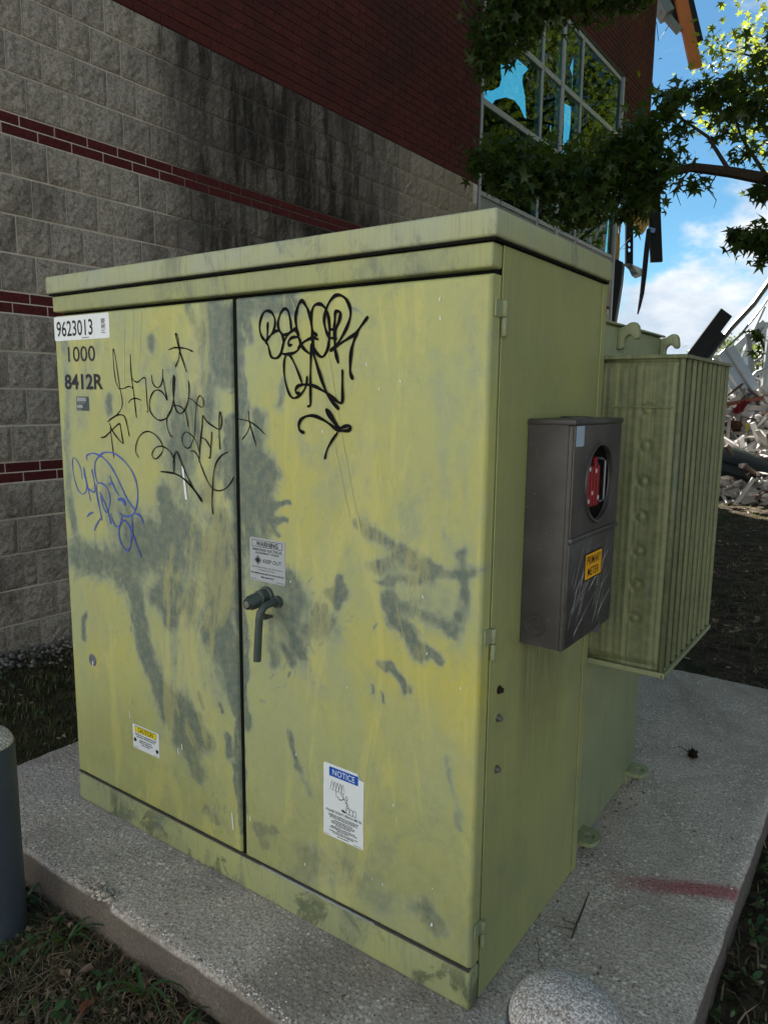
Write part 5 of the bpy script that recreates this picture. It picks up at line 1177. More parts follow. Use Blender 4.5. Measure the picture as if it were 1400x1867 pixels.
# single fallen leaves and weeds one can pick out
M_oleaf = plain('orange dead leaf', s2l(150, 92, 66), 0.8, 0.2, var=0.3); M_tleaf = plain('tan dead leaf', s2l(136, 112, 92), 0.8, 0.2, var=0.3); M_gleaf = plain('grey brown dead leaf', s2l(98, 84, 70), 0.8, 0.2, var=0.3)
for (x, y, s, m, ang, lab) in ((0.70, -0.43, 0.06, M_oleaf, 0.4, 'orange dead leaf lying on the soil in front of the slab'), (0.56, -0.40, 0.055, M_tleaf, 1.4, 'tan curled dead leaf close to the slab face'),
                               (0.60, -0.37, 0.06, M_gleaf, 2.6, 'grey brown dead leaf leaning on the slab face'), (0.80, -0.50, 0.07, M_gleaf, 0.9, 'large grey brown dead leaf at the lower edge of the picture'),
                               (2.02, 0.30, 0.07, M_oleaf, 2.0, 'orange dead leaf on the soil right of the slab'), (1.5, 4.3, 0.08, M_tleaf, 0.7, 'pale tan leaf on dark soil behind the radiator')):
    z0 = float(ground_z(np.array([x]), np.array([y]))[0]) + 0.012; mb = MB(); P = np.concatenate([[(0, 0.4)], OVAL])
    ca, sa = math.cos(ang), math.sin(ang)
    V = [(x + s * (u * ca - (v - 0.4) * sa), y + s * (u * sa + (v - 0.4) * ca), z0 + s * (0.9 * abs(u) + 0.35 * (v - 0.5) ** 2 + 0.12 * math.sin(7 * v))) for u, v in P]
    V2 = [(a, b, c - 0.0012) for a, b, c in V]; k = len(OVAL)
    mb.add(V + V2, [(0, 1 + i, 1 + (i + 1) % k) for i in range(k)] + [(k + 1, k + 2 + (i + 1) % k, k + 2 + i) for i in range(k)] + [(1 + i, k + 2 + i, k + 2 + (i + 1) % k, 1 + (i + 1) % k) for i in range(k)])
    mb.tube([V[1], (V[1][0] + 0.3 * s * sa, V[1][1] - 0.3 * s * ca, z0 - 0.004)], 0.0012, 5)
    tag(mb.build('fallen_leaf', m, fix=True), lab, 'leaf', 'fallen leaves one can pick out')
def weed(x, y, n, L, label, seed):
    r = random.Random(seed); z0 = float(ground_z(np.array([x]), np.array([y]))[0]); t = thing('weed', label, 'weed', (x, y, z0), 'tall grass weeds at the slab edge')
    for i in range(n):
        a = r.uniform(0, 6.28); l = L * r.uniform(0.6, 1.1); mb = MB(); V = []; w = 0.0055 * r.uniform(0.7, 1.2)
        for k in range(7):
            f = k / 6; rr_ = l * 0.75 * f ** 1.4; zz = z0 + l * (0.9 * f - 0.75 * f ** 2.6); ww = w * (1 - f ** 2) + 0.0004
            for s in (-1, 0, 1): V.append((x + math.cos(a) * rr_ - math.sin(a) * ww * s, y + math.sin(a) * rr_ + math.cos(a) * ww * s, zz + (0.002 if s else 0)))
        mb.add(V, [(k * 3 + s, k * 3 + s + 1, k * 3 + s + 4, k * 3 + s + 3) for k in range(6) for s in (0, 1)]); mb.build('blade', M_weed, t, smooth='all', fix=False)
weed(0.46, -0.335, 7, 0.16, 'grass weed with long blades arching up the slab face', 1)
weed(0.78, -0.33, 8, 0.16, 'broad-bladed grass weed lower along the slab face', 2)
weed(0.20, -0.31, 5, 0.13, 'thin straggling weed by the slab next to the slate bollard', 3)
weed(0.93, -0.34, 6, 0.13, 'short grass weed at the lowest visible part of the slab face', 4)

# ------------------------------------------------------------------ trees
def crown_points(center, radii, nclump, nleaf, seed, spread=0.42, hollow=0.35):
    r = np.random.default_rng(seed); d = r.normal(0, 1, (nclump, 3)); d /= np.linalg.norm(d, axis=1)[:, None]
    rad = hollow + (1 - hollow) * r.uniform(0, 1, nclump) ** 0.5
    cl = np.array(center) + d * rad[:, None] * np.array(radii) * (0.8 + 0.35 * r.random((nclump, 1)))
    idx = r.integers(0, nclump, nleaf); sp = spread * r.uniform(0.6, 1.5, nclump)
    L = cl[idx] + r.normal(0, 1, (nleaf, 3)) * sp[idx][:, None] * np.array((1, 1, 0.6)); return cl, L
def tree(name, label, base, center, radii, nclump, nleaf, leaf, mat, seed, group=None, tr=0.16, shape=None, spread=0.42):
    t = thing(name, label, 'tree', base, group); cl, L = crown_points(center, radii, nclump, nleaf, seed, spread)
    tk = MB(); b = Vector(base); c = Vector(center); mid = b.lerp(c, 0.5) + Vector((0.15, 0.1, 0))
    tk.tube([b - Vector((0, 0, 0.3)), b + Vector((0, 0, 0.2)), mid, c, c + Vector((0, 0, radii[2] * 0.6))], [tr * 1.3, tr, tr * 0.8, tr * 0.5, tr * 0.15], 9)
    r = random.Random(seed)
    for i in range(0, len(cl), 2):
        p = Vector(cl[i]); f = r.uniform(0.35, 1.0); s = b.lerp(c, f); tk.tube([s, s.lerp(p, 0.5) + Vector((0, 0, 0.15 * radii[2] * r.random())), p], [tr * 0.3, tr * 0.16, tr * 0.05], 5)
    tk.build('trunk', M_bark, t, smooth=True)
    leaves('crown', L, leaf, mat, STAR if shape is None else shape, seed + 1, t, 0.35, 0.3); return t
# near sweetgum: trunk stands right of the picture, its limbs reach across in front of the building
NG = thing('sweetgum_tree', 'sweetgum tree with dark star-shaped leaves hanging across the window', 'tree', (4.1, 4.4, GZ))
limb = MB()
limb.tube([(4.1, 4.4, -0.4), (4.1, 4.4, 0.2), (4.05, 4.4, 2.2), (4.0, 4.5, 4.0), (3.9, 4.6, 6.5), (3.8, 4.7, 9.0)], [0.26, 0.2, 0.17, 0.15, 0.1, 0.03], 12)
def limb_line(pts, r0, r1):
    n = len(pts); limb.tube(pts, [r0 + (r1 - r0) * i / (n - 1) for i in range(n)], 7)
limb_line([(4.05, 4.4, 2.5), (1.409,5.929,3.038), (1.051,5.567,3.127), (0.806,5.338,3.165), (0.566,5.109,3.184), (0.360,4.952,3.126), (0.118,4.769,3.071), (-0.161,4.444,3.058), (-0.399,4.155,3.078), (-0.596,3.902,3.134)], 0.06, 0.006)
limb_line([(0.806,5.338,3.165), (0.623,5.325,3.457), (0.428,5.215,3.607), (0.291,5.139,3.715)], 0.018, 0.004)
limb_line([(1.051,5.567,3.127), (0.838,5.479,3.460), (0.736,5.464,3.764)], 0.018, 0.004)
limb_line([(0.566,5.109,3.184), (0.506,4.905,2.983), (0.554,4.914,2.857)], 0.008, 0.002)
limb_line([(0.745,5.233,3.165), (0.715,5.053,2.986), (0.775,5.080,2.902), (0.764,5.060,2.839)], 0.006, 0.002)
limb_line([(0.118,4.769,3.071), (0.198,4.875,3.330), (0.248,4.951,3.545)], 0.012, 0.003)
limb_line([(4.0, 4.5, 4.2), (0.760,6.536,6.055), (0.221,5.762,5.304), (-0.152,5.148,4.771), (-0.459,4.769,4.578), (-0.676,4.439,4.305), (-0.805,4.290,4.003)], 0.06, 0.006)
limb_line([(-0.152,5.148,4.771), (-0.351,4.968,4.568), (-0.482,4.728,4.447)], 0.012, 0.004)
limb_line([(4.05, 4.4, 2.2), (1.450,5.124,2.569), (1.211,4.814,2.484), (1.077,4.728,2.533)], 0.03, 0.004)

NL = []
for cx, sx, sz, n in (((-0.773,4.386,4.390), .2, .14, 150), ((-0.618,4.505,4.435), .2, .13, 170), ((-0.421,4.792,4.557), .2, .10, 150), ((-0.210,5.078,4.615), .2, .09, 140), ((-0.025,5.205,4.595), .12, .07, 60), ((-0.803,4.320,4.153), .12, .13, 120), ((-0.670,4.431,4.241), .12, .08, 90), ((-0.839,4.262,3.981), .06, .08, 42), ((-0.523,4.707,4.490), .15, .08, 80),
                      ((-0.629,3.878,3.133), .10, .08, 90), ((-0.527,4.081,3.168), .15, .13, 170), ((-0.329,4.203,3.067), .15, .15, 190), ((-0.159,4.442,3.037), .16, .17, 220), ((-0.010,4.686,3.112), .16, .19, 240), ((0.140,4.810,3.200), .14, .2, 220), ((0.294,4.895,3.073), .12, .14, 150), ((0.057,4.775,3.328), .13, .08, 70), ((0.219,4.919,3.480), .09, .11, 90), ((0.304,4.951,3.331), .08, .12, 90), ((-0.067,4.464,2.806), .18, .08, 110), ((0.207,4.796,2.879), .12, .07, 80), ((-0.455,4.093,2.961), .12, .05, 50),
                      ((0.329,5.162,3.693), .10, .10, 55), ((0.442,5.267,3.826), .14, .05, 48), ((0.626,5.390,3.785), .14, .07, 62), ((0.812,5.510,3.722), .15, .11, 80), ((0.980,5.618,3.659), .13, .14, 70), ((0.439,5.202,3.498), .10, .07, 34), ((0.440,5.024,3.204), .09, .11, 52), ((0.726,5.407,3.502), .12, .06, 22), ((1.041,5.545,3.048), .09, .06, 55), ((0.597,5.107,3.056), .07, .04, 22), ((0.759,5.506,3.896), .12, .05, 50), ((0.869,5.476,3.330), .1, .05, 22),
                      ((1.124,4.763,2.541), .11, .07, 80), ((1.217,4.807,2.425), .08, .07, 45), ((1.024,4.699,2.579), .05, .03, 18), ((0.900,6.029,4.166), .14, .2, 70), ((0.849,7.172,1.873), .05, .12, 12), ((0.770,7.153,2.066), .06, .03, 10)):
    n = int(n * 1.3)
    NL.append(np.array(cx) + rng.normal(0, 1, (n, 3)) * np.array((sx, sx, sz)) * 0.68)
rt_ = np.random.default_rng(5)
for q in NL:                                    # twigs through every spray of leaves
    c_ = q.mean(0)
    for j in rt_.choice(len(q), min(7, len(q)), False):
        e_ = q[j]; m_ = (c_ + e_) / 2 + rt_.normal(0, 0.02, 3); limb.tube([tuple(c_), tuple(m_), tuple(e_)], [0.0055, 0.004, 0.0022], 4, caps=False)
limb.build('trunk', M_bark, NG, smooth=True)
# the rest of the crown, out of the picture above and to the right
_, L2 = crown_points((2.9, 3.5, 6.2), (2.3, 2.3, 1.9), 110, 12000, 91, 0.38)
NL.append(L2)
_, L3 = crown_points((3.1, 6.4, 5.4), (1.6, 1.7, 1.3), 50, 4500, 95, 0.34)  # unseen extra lobe added to shade the rear of the slab
NL.append(L3)
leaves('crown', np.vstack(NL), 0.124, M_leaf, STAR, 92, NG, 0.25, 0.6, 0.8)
GRP = 'trees around the demolition site'
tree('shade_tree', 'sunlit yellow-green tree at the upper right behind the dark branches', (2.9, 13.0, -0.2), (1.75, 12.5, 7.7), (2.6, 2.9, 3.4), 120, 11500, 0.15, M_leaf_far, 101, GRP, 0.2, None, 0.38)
tree('shade_tree', 'tall green tree standing right of the cabinet outside the picture', (7.5, 17.5, -0.2), (7.2, 17.5, 8.0), (4.6, 4.4, 5.0), 130, 9000, 0.24, M_leaf_far, 111, GRP, 0.26, None, 0.6)
tree('shade_tree', 'broad green tree right of the slab outside the picture', (6.2, 6.0, -0.2), (6.0, 6.0, 4.6), (2.6, 3.6, 4.2), 130, 13000, 0.24, M_leaf, 121, GRP, 0.24, None, 0.55)
tree('shade_tree', 'large green tree beyond the sunlit one outside the picture', (5.0, 22.5, -0.2), (4.9, 22.5, 9.0), (5.2, 4.6, 6.0), 150, 11000, 0.3, M_leaf_far, 171, GRP, 0.28, None, 0.7)
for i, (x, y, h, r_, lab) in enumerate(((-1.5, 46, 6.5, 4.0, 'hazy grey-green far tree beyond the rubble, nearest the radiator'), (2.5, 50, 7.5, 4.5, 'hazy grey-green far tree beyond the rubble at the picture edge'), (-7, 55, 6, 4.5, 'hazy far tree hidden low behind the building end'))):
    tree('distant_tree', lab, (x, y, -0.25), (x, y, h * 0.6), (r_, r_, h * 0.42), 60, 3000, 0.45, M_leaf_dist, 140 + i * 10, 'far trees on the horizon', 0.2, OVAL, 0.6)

# ------------------------------------------------------------------ wreckage hanging from the building end
M_bsteel = plain('black steel stud', s2l(34, 34, 36), 0.6, 0.3, 0.3, var=0.3)
M_gsteel = plain('grey sheet steel', s2l(128, 132, 134), 0.4, 0.5, 0.5, var=0.2)
M_ins = plain('yellow glass wool', s2l(190, 162, 96), 0.95, 0.05, var=0.35, scale=14)
M_orange = plain('orange primed steel', s2l(196, 112, 62), 0.6, 0.3, var=0.2, scale=6)
M_wood = plain('splintered timber', s2l(150, 122, 84), 0.85, 0.1, var=0.35, scale=12)
GH = 'wreckage hanging from the building end'
def hang(name, label, cat): return lambda o: tag(o, label, cat, GH)
# slotted stud
sd_ = MB(); A, B_ = Vector((-2.136,11.953,4.887)), Vector((-2.024,11.803,3.676)); w2 = 0.062
d_ = (B_ - A); ln = d_.length; s_ = Vector(tuple(rgt)); n_f = Vector(tuple(fwd))
def stud_pt(u, v, dep): return A + d_.normalized() * v + s_ * u + n_f * dep
ho = [[(-w2, 0), (w2, 0), (w2, ln), (-w2, ln)]] + [[(0.02 * math.cos(t) - 0.005, hv + 0.035 * math.sin(t)) for t in np.linspace(0, 6.2832, 11)[:-1]] for hv in (ln * 0.26, ln * 0.72, ln * 0.8)]
pv = [[Vector((a, b, 0)) for a, b in q] for q in ho]; tr_ = tessellate_polygon(pv); fl = [p for q in pv for p in q]; k = len(fl)
sd_.add([stud_pt(p.x, p.y, 0) for p in fl] + [stud_pt(p.x, p.y, 0.004) for p in fl], [tuple(t) for t in tr_] + [tuple(i + k for i in t) for t in tr_])
sd_.add([stud_pt(u, v, dp) for u in (-w2, w2) for v in (0, ln) for dp in (0, 0.06)], [(0, 1, 3, 2), (4, 5, 7, 6)])
hang('', 'black slotted steel stud with round holes hanging at the building end', 'steel stud')(sd_.build('steel_stud', M_bsteel, fix=False))
m = MB(); m.bar((-1.770,11.993,5.036), (-1.591,11.864,3.681), 0.20, 0.05, tuple(fwd)); m.bar((-1.866,11.864,4.846), (-1.628,11.895,4.116), 0.06, 0.05, tuple(fwd))
hang('', 'wide black channel end dangling beside the insulation', 'steel channel')(m.build('hanging_channel', M_bsteel, bevel=0.004, seg=1))
MB_ = MB().bar((-1.736,11.774,4.213), (-1.643,11.835,4.187), 0.03, 0.07, tuple(upv)); hang('', 'small blue grey tag on the dangling channel', 'tag')(MB_.build('blue_tag', plain('pale blue tag', s2l(120, 150, 200), 0.6, 0.3)))
m = MB(); m.tube([(-1.719,11.748,4.206), (-1.713,11.697,3.915), (-1.705,11.616,3.459), (-1.704,11.557,3.141), (-1.719,11.503,2.913), (-1.730,11.473,2.795)], [0.035, 0.045, 0.045, 0.038, 0.025, 0.012], 5)
m.box((0, 0, -9), (0.001, 0.001, -8.999)) if False else None
hang('', 'long thin black strip hanging lowest from the wreckage', 'metal strip')(m.build('hanging_strip', M_bsteel))
m = MB(); pts = [(1133, 480), (1150, 481), (1168, 489), (1163, 499), (1151, 503), (1146, 492)]
Cc = [Vector(CAM) + Vector(tuple(fwd + rgt * (u - 700) / FPX - upv * (v - 933.5) / FPX)) * (12.5 + 0.1 * (i % 3)) for i, (u, v) in enumerate(pts)]
m.add([tuple(p) for p in Cc] + [tuple(p + Vector((0.03, 0.1, -0.03))) for p in Cc], [tuple(range(6)), tuple(range(11, 5, -1))] + [(i, (i + 1) % 6, 6 + (i + 1) % 6, 6 + i) for i in range(6)])
hang('', 'bent grey sheet metal scrap under the slotted stud', 'sheet metal')(m.build('bent_sheet', M_gsteel, smooth=False))
def wool(name, label, center, rad, n, seed):
    r = np.random.default_rng(seed); me_v = []; mb = MB()
    for q in range(n):
        c = np.array(center) + r.normal(0, 1, 3) * np.array(rad) * 0.55; s = np.array(rad) * r.uniform(0.35, 0.6)
        V = []; nu, nv = 14, 9
        for j in range(nv + 1):
            for i in range(nu):
                a, b = 2 * math.pi * i / nu, math.pi * j / nv; d = np.array((math.cos(a) * math.sin(b), math.sin(a) * math.sin(b), math.cos(b)))
                f = 0.7 + 0.6 * fbm(np.array([a * 1.6 + q * 7]), np.array([b * 2.2 + q]), 3, seed)[0]; V.append(c + d * s * f)
        mb.add(V, [(j * nu + i, j * nu + (i + 1) % nu, (j + 1) * nu + (i + 1) % nu, (j + 1) * nu + i) for j in range(nv) for i in range(nu)])
    hang('', label, 'insulation')(mb.build(name, M_ins, smooth='all'))
wool('glass_wool', 'torn tuft of yellow insulation between the hanging steel pieces', (-2.006,12.129,4.673), (0.17, 0.17, 0.28), 9, 5)
wool('glass_wool', 'thin strip of yellow insulation edging the window corner post', (-2.108,11.322,4.069), (0.05, 0.05, 0.62), 8, 8)
m = MB(); pl = [(1118, 470), (1135, 478), (1132, 512), (1127, 545), (1117, 605), (1108, 612), (1112, 520)]
Cc = [Vector(CAM) + Vector(tuple(fwd + rgt * (u - 700) / FPX - upv * (v - 933.5) / FPX)) * 12.2 for u, v in pl]; k = len(pl)
m.add([tuple(p) for p in Cc] + [tuple(p + Vector((-0.08, 0.35, 0))) for p in Cc], [tuple(range(k)), tuple(range(2 * k - 1, k - 1, -1))] + [(i, (i + 1) % k, k + (i + 1) % k, k + i) for i in range(k)])
hang('', 'jagged dark sheathing board left standing at the window corner', 'board')(m.build('torn_sheathing', M_bsteel))
# wall edge steel above the torn corner
m = MB(); m.bar((-2.055,12.370,5.799), (-1.913,12.254,4.984), 0.22, 0.25, tuple(fwd)); hang('', 'dark torn stud pack above the hanging insulation', 'stud pack')(m.build('stud_pack', M_bsteel, bevel=0.01))
m = MB(); m.bar((-1.900,12.850,8.732), (-1.396,12.751,6.977), 0.20, 0.07, tuple(fwd)); hang('', 'orange primed steel beam dangling from the roof edge', 'steel beam')(m.build('orange_beam', M_orange, bevel=0.004, seg=1))
m = MB(); m.bar((-1.832,13.034,8.792), (-1.421,12.948,7.452), 0.10, 0.12, tuple(fwd)); m.bar((-2.015,12.868,8.602), (-1.731,12.762,7.634), 0.10, 0.05, tuple(fwd)); hang('', 'black steel angle beside the orange beam', 'steel angle')(m.build('black_angle', M_bsteel, bevel=0.004, seg=1))
m = MB(); m.bar((-2.061,12.503,8.162), (-1.877,12.573,7.841), 0.15, 0.3, tuple(fwd)); m.bar((-1.970,12.524,7.932), (-1.684,12.661,7.584), 0.08, 0.12, tuple(fwd)); m.bar((-2.069,12.641,8.264), (-1.766,12.614,7.639), 0.03, 0.05, tuple(fwd)); hang('', 'grey crumpled ceiling scrap wedged at the roof edge', 'scrap')(m.build('roof_scrap', M_gsteel, bevel=0.004, seg=1))
m = MB(); m.tube([(-2.020,12.453,7.746), (-1.958,12.436,7.423), (-1.896,12.507,7.563), (-1.846,12.564,7.675)], 0.006, 5); m.tube([(-2.071,11.694,3.934), (-2.124,11.522,3.875), (-2.000,11.784,4.138), (-1.942,11.860,4.324)], 0.006, 5); hang('', 'thin dangling wires at the torn building edge', 'wire')(m.build('wire', M_bsteel))

# ------------------------------------------------------------------ rubble heap
M_alub = plain('bent bright steel', s2l(176, 180, 182), 0.4, 0.5, 0.3, var=0.15)
M_deck = plain('galvanised deck', s2l(168, 172, 174), 0.35, 0.5, 0.5, var=0.12)
M_green = plain('dark green sheet metal', s2l(22, 33, 37), 0.3, 0.6, 0.2, var=0.2, scale=5)
M_tube = plain('cream tube', s2l(202, 192, 166), 0.5, 0.4, var=0.15)
GRB = 'pieces on the rubble heap'
def rub(o, label, cat): return tag(o, label, cat, GRB)
rx, ry = np.meshgrid(np.linspace(-3.5, 6, 80), np.linspace(10.2, 20, 80))
hx = np.clip(1 - ((rx - 0.9) / 4.2) ** 2, 0, 1) * np.clip(1 - ((ry - 14.8) / 4.4) ** 2, 0, 1)
rz = -0.2 + hx * (1.35 + 1.0 * fbm(rx * 1.3, ry * 1.3, 5, 71)) + 0.25 * (fbm(rx * 5, ry * 5, 3, 72) - 0.5) * (hx > 0)
I = (np.arange(79)[:, None] * 80 + np.arange(79)).ravel()
nr_ = NT('rubble dust', 0.95, 0.1); nr_.color(nr_.ramp(nr_.noise(9, 7, 0.75), (0.4, s2l(44, 38, 36)), (0.55, s2l(96, 88, 82)), (0.68, s2l(170, 162, 154)))); nr_.bump(nr_.noise(14, 8, 0.8), 1.0, 0.08)
tag(fast_mesh('rubble_mound', np.stack([rx, ry, rz], -1).reshape(-1, 3), np.stack([I, I + 1, I + 81, I + 80], 1), nr_.done()), kind='stuff')
nr2 = NT('debris mix', 0.8, 0.2); nr2.color(nr2.ramp(nr2.island(), (0.0, s2l(214, 210, 204)), (0.3, s2l(168, 166, 164)), (0.45, s2l(104, 84, 76)), (0.55, s2l(62, 60, 60)), (0.7, s2l(196, 192, 186)), (0.85, s2l(138, 134, 128)), (1.0, s2l(226, 224, 222)))); M_deb = nr2.done()
db = MB(); r9 = random.Random(9)
for i in range(3600):
    x, y = (r9.uniform(-3, 5.2), r9.uniform(10.6, 18.5)) if i < 1200 else (r9.uniform(-1.8, 2.2), r9.uniform(10.4, 16.0))
    h_ = max(0, 1 - ((x - 0.9) / 4.2) ** 2) * max(0, 1 - ((y - 14.8) / 4.4) ** 2)
    if h_ < 0.05 and r9.random() < 0.75: continue
    z = -0.2 + h_ * (1.35 + 1.0 * float(fbm(np.array([x * 1.3]), np.array([y * 1.3]), 5, 71)[0])) + r9.uniform(0, 0.12)
    k = r9.random(); s = (r9.uniform(0.3, 1.1), r9.uniform(0.03, 0.09), r9.uniform(0.015, 0.05)) if k < 0.55 else (r9.uniform(0.06, 0.28), r9.uniform(0.06, 0.24), r9.uniform(0.02, 0.12))
    E_ = Matrix.Rotation(r9.uniform(0, 6.28), 3, 'Z') @ Matrix.Rotation(r9.gauss(0, 0.5), 3, 'Y') @ Matrix.Rotation(r9.uniform(0, 3), 3, 'X')
    db.cbox((x, y, z), s, E_)
tag(db.build('debris', M_deb, fix=False), kind='stuff')
F_ = tuple(fwd); U_ = tuple(upv)
m = MB(); m.bar((-1.114,12.373,1.964), (-0.636,12.890,2.899), 0.24, 0.06, F_); m.bar((-1.033,12.494,1.967), (-0.701,12.844,2.571), 0.24, 0.05, F_); rub(m.build('black_channel', M_bsteel, bevel=0.005, seg=1), 'thick black steel channel jutting up above the radiator', 'steel channel')
m = MB(); m.tube([(-0.992,12.961,1.986), (-0.682,13.560,2.675), (-0.421,14.084,3.152), (-0.089,14.719,3.949)], 0.055, 6); rub(m.build('bent_girder', plain('grey girder', s2l(86, 88, 90), 0.45, 0.5, 0.4, var=0.15), smooth=True), 'long grey bent girder sweeping up to the picture edge', 'girder')
m = MB(); m.tube([(-0.832,12.965,2.061), (-0.489,13.553,2.569), (-0.267,13.922,3.028), (-0.083,14.265,3.492)], 0.02, 6); rub(m.build('bent_rod', M_gsteel, smooth=True), 'thin bent rod running below the long grey girder', 'rod')
m = MB(); m.bar((-0.946,14.646,2.193), (-0.381,15.186,2.920), 0.14, 0.08, F_); m.bar((-0.796,14.677,2.117), (-0.327,15.141,2.808), 0.08, 0.08, F_); m.bar((-0.373,15.192,2.920), (-0.154,15.079,1.506), 0.12, 0.08, F_); rub(m.build('truss_corner', M_alub, bevel=0.006, seg=1), 'pale steel truss corner bent like a roof peak', 'truss')
dk = MB(); a_, b_ = Vector((-0.654,13.003,2.250)), Vector((0.359,13.406,0.579)); dd_ = (b_ - a_).normalized(); sd2 = dd_.cross(Vector(F_)).normalized(); L_ = (b_ - a_).length; V = []
prof = [(-0.22, 0), (-0.16, 0), (-0.13, 0.05), (-0.07, 0.05), (-0.04, 0), (0.02, 0), (0.05, 0.05), (0.11, 0.05), (0.14, 0), (0.22, 0)]
for off_ in (0.0, 0.012):
    for t in (0, L_):
        for u, h_ in prof: V.append(tuple(a_ + dd_ * t + sd2 * u - Vector(F_) * (h_ - off_)))
k = len(prof); dk.add(V, [(i, i + 1, k + i + 1, k + i) for i in range(k - 1)] + [(2 * k + i, 3 * k + i, 3 * k + i + 1, 2 * k + i + 1) for i in range(k - 1)])
rub(dk.build('corrugated_deck', M_deck, fix=False), 'long ribbed galvanised roof deck strip leaning down through the rubble', 'roof deck')
m = MB(); m.bar((-0.733,15.440,2.304), (-0.424,15.540,1.676), 0.13, 0.05, F_); rub(m.build('blue_grey_stud', plain('blue grey stud', s2l(150, 164, 172), 0.4, 0.5, 0.3)), 'short blue grey stud standing behind the deck strip', 'stud')
m = MB(); m.bar((-0.471,12.082,1.291), (0.335,12.691,1.484), 0.06, 0.05, F_); rub(m.build('rusty_bar', plain('rusty bar', s2l(118, 76, 62), 0.8, 0.2, 0.2, var=0.3)), 'reddish rusty bar lying across the deck strip', 'bar')
for i, (p, q, rr_, lab) in enumerate((((-0.100,11.720,0.610), (0.324,12.043,0.721), 0.04, 'cream tube lying lowest on the rubble'), ((-0.154,11.815,0.657), (0.097,12.017,0.784), 0.045, 'short cream tube end above the lowest tube'), ((0.141,11.930,0.816), (0.344,12.047,0.669), 0.035, 'cream tube slanting down at the picture edge'), ((0.081,12.126,0.762), (0.279,12.284,0.854), 0.03, 'thin cream tube behind the slanting one'))):
    m = MB(); m.tube([p, q], rr_, 10); rub(m.build('cream_tube', M_tube, smooth=True), lab, 'tube')
def crumple(name, label, cat, c, size, mat, seed, amp=0.5):
    n_ = 14; u, v = np.meshgrid(np.linspace(-1, 1, n_), np.linspace(-1, 1, n_)); r = np.random.default_rng(seed)
    ed_ = 1 + 0.35 * (fbm(u * 2 + seed, v * 2, 3, seed) - 0.5); h_ = (fbm(u * 1.6 + 9, v * 1.6, 4, seed + 1) - 0.5) * 2 * amp + (fbm(u * 5, v * 5, 3, seed + 2) - 0.5) * amp * 0.8
    P = np.stack([u * ed_, v * ed_, h_], -1).reshape(-1, 3) * np.array(size)
    Mx = np.array(Matrix.Rotation(r.uniform(0, 6), 3, 'Z') @ Matrix.Rotation(r.uniform(0.5, 1.1), 3, 'X')); P = P @ Mx.T + np.array(c)
    I_ = (np.arange(n_ - 1)[:, None] * n_ + np.arange(n_ - 1)).ravel(); F_q = np.stack([I_, I_ + 1, I_ + n_ + 1, I_ + n_], 1)
    V = np.vstack([P, P - np.array((0, 0.006, 0.006))]); F_q = np.vstack([F_q, (F_q + n_ * n_)[:, ::-1]])
    rub(fast_mesh(name, V, F_q, mat), label, cat)
crumple('insulation_roll', 'yellow insulation sheet on the rubble at the picture edge', 'insulation', (0.233,12.014,0.914), (0.26, 0.16, 0.12), plain('yellow wool', s2l(216, 190, 92), 0.95, 0.05, var=0.3, scale=16), 3)
crumple('red_cloth', 'crumpled dark red scrap among the white rubble', 'scrap', (-0.120,11.957,1.279), (0.09, 0.14, 0.1), plain('dark red scrap', s2l(112, 24, 32), 0.8, 0.2, var=0.35), 4)
crumple('brown_panel', 'dark brown crumpled panel above the cream tubes', 'panel', (-0.209,11.826,0.922), (0.16, 0.2, 0.12), plain('brown panel', s2l(66, 44, 36), 0.8, 0.2, var=0.4), 6)
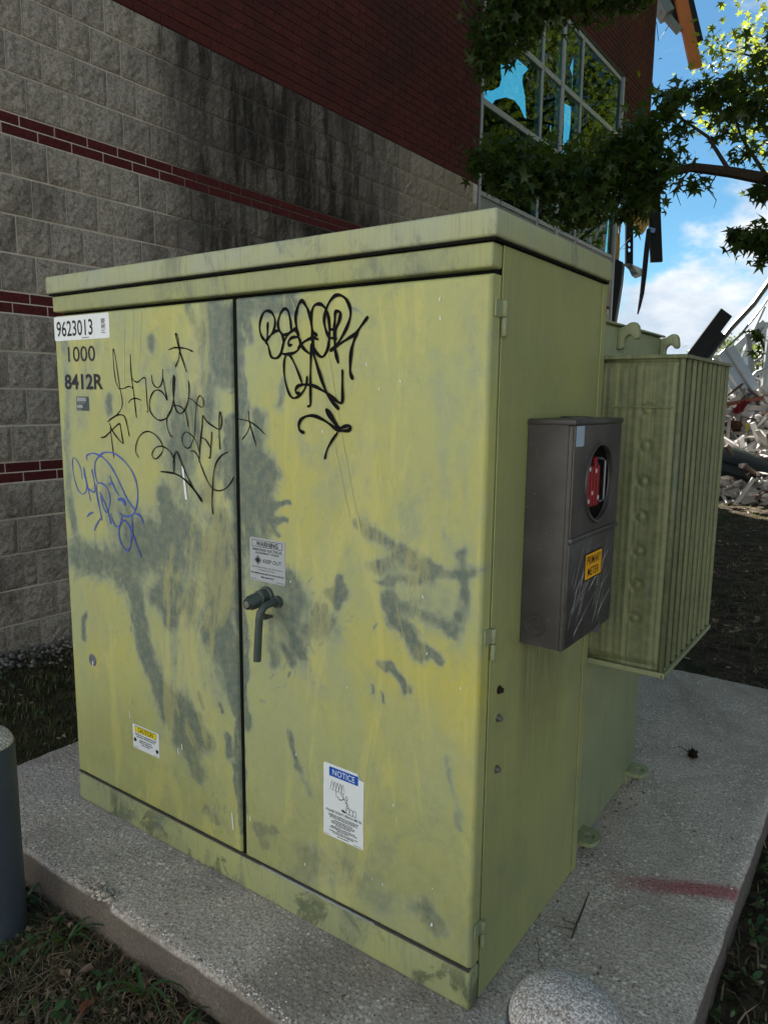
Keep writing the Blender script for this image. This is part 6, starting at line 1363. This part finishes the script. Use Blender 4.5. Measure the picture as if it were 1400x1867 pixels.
for p0, p1, p2, rr_, mm_, lab in (                 # tangled framing standing out of the heap
    ((-0.575,13.697,1.690), (-0.489,13.999,2.302), (-0.304,14.538,3.142), 0.022, M_alub, 'thin bright bar rising beside the truss corner'),
    ((0.047,13.683,1.247), (-0.269,13.810,1.791), (-0.449,13.959,2.598), 0.03, M_gsteel, 'grey bar leaning left behind the deck strip'),
    ((-0.403,13.285,1.486), (-0.176,13.520,1.880), (0.053,13.706,2.000), 0.025, M_deck, 'pale bar lying nearly flat over the deck strip'),
    ((0.014,13.261,1.104), (-0.038,13.600,1.784), (-0.078,13.991,2.683), 0.035, M_alub, 'upright pale stud at the picture edge'),
    ((-0.759,14.334,1.809), (-0.479,14.578,2.044), (-0.155,14.614,2.329), 0.02, M_gsteel, 'thin grey bar crossing below the truss peak'),
    ((-0.395,12.473,1.105), (-0.108,12.568,1.185), (0.222,12.662,1.098), 0.028, M_alub, 'pale pipe lying across the middle of the rubble'),
    ((-0.456,14.982,2.780), (-0.292,15.018,2.356), (-0.292,14.917,1.823), 0.018, M_bsteel, 'thin dark rod hanging from the truss corner')):
    m = MB(); m.tube([p0, p1, p2], rr_ * 1.7, 6); rub(m.build('tangled_bar', mm_, smooth=False), lab, 'metal bar')
# dark green fascia: two folded long sheets
fs = MB(); pA, pB = Vector((-0.304,10.707,0.616)), Vector((0.673,11.103,0.348)); dr = (pB - pA); V = []
prf = [(0.0, 0.10), (0.04, 0.13), (0.10, 0.10), (0.11, 0.0), (0.14, -0.10), (0.24, -0.13), (0.27, -0.24), (0.36, -0.27)]
for t in np.linspace(0, 1, 9):
    for du, dz in prf: p = pA + dr * t; V.append((p.x + du * 0.25, p.y - du * 1.0, p.z + dz + 0.02 * math.sin(t * 5)))
k = len(prf); fs.add(V, [(j * k + i, j * k + i + 1, (j + 1) * k + i + 1, (j + 1) * k + i) for j in range(8) for i in range(k - 1)])
V3 = [(a, b + 0.012, c - 0.012) for a, b, c in V]; fs.add(V3, [(j * k + i, (j + 1) * k + i, (j + 1) * k + i + 1, j * k + i + 1) for j in range(8) for i in range(k - 1)])
rub(fs.build('green_fascia', M_green, smooth=True, fix=False), 'long dark green folded sheet metal at the foot of the rubble', 'sheet metal')
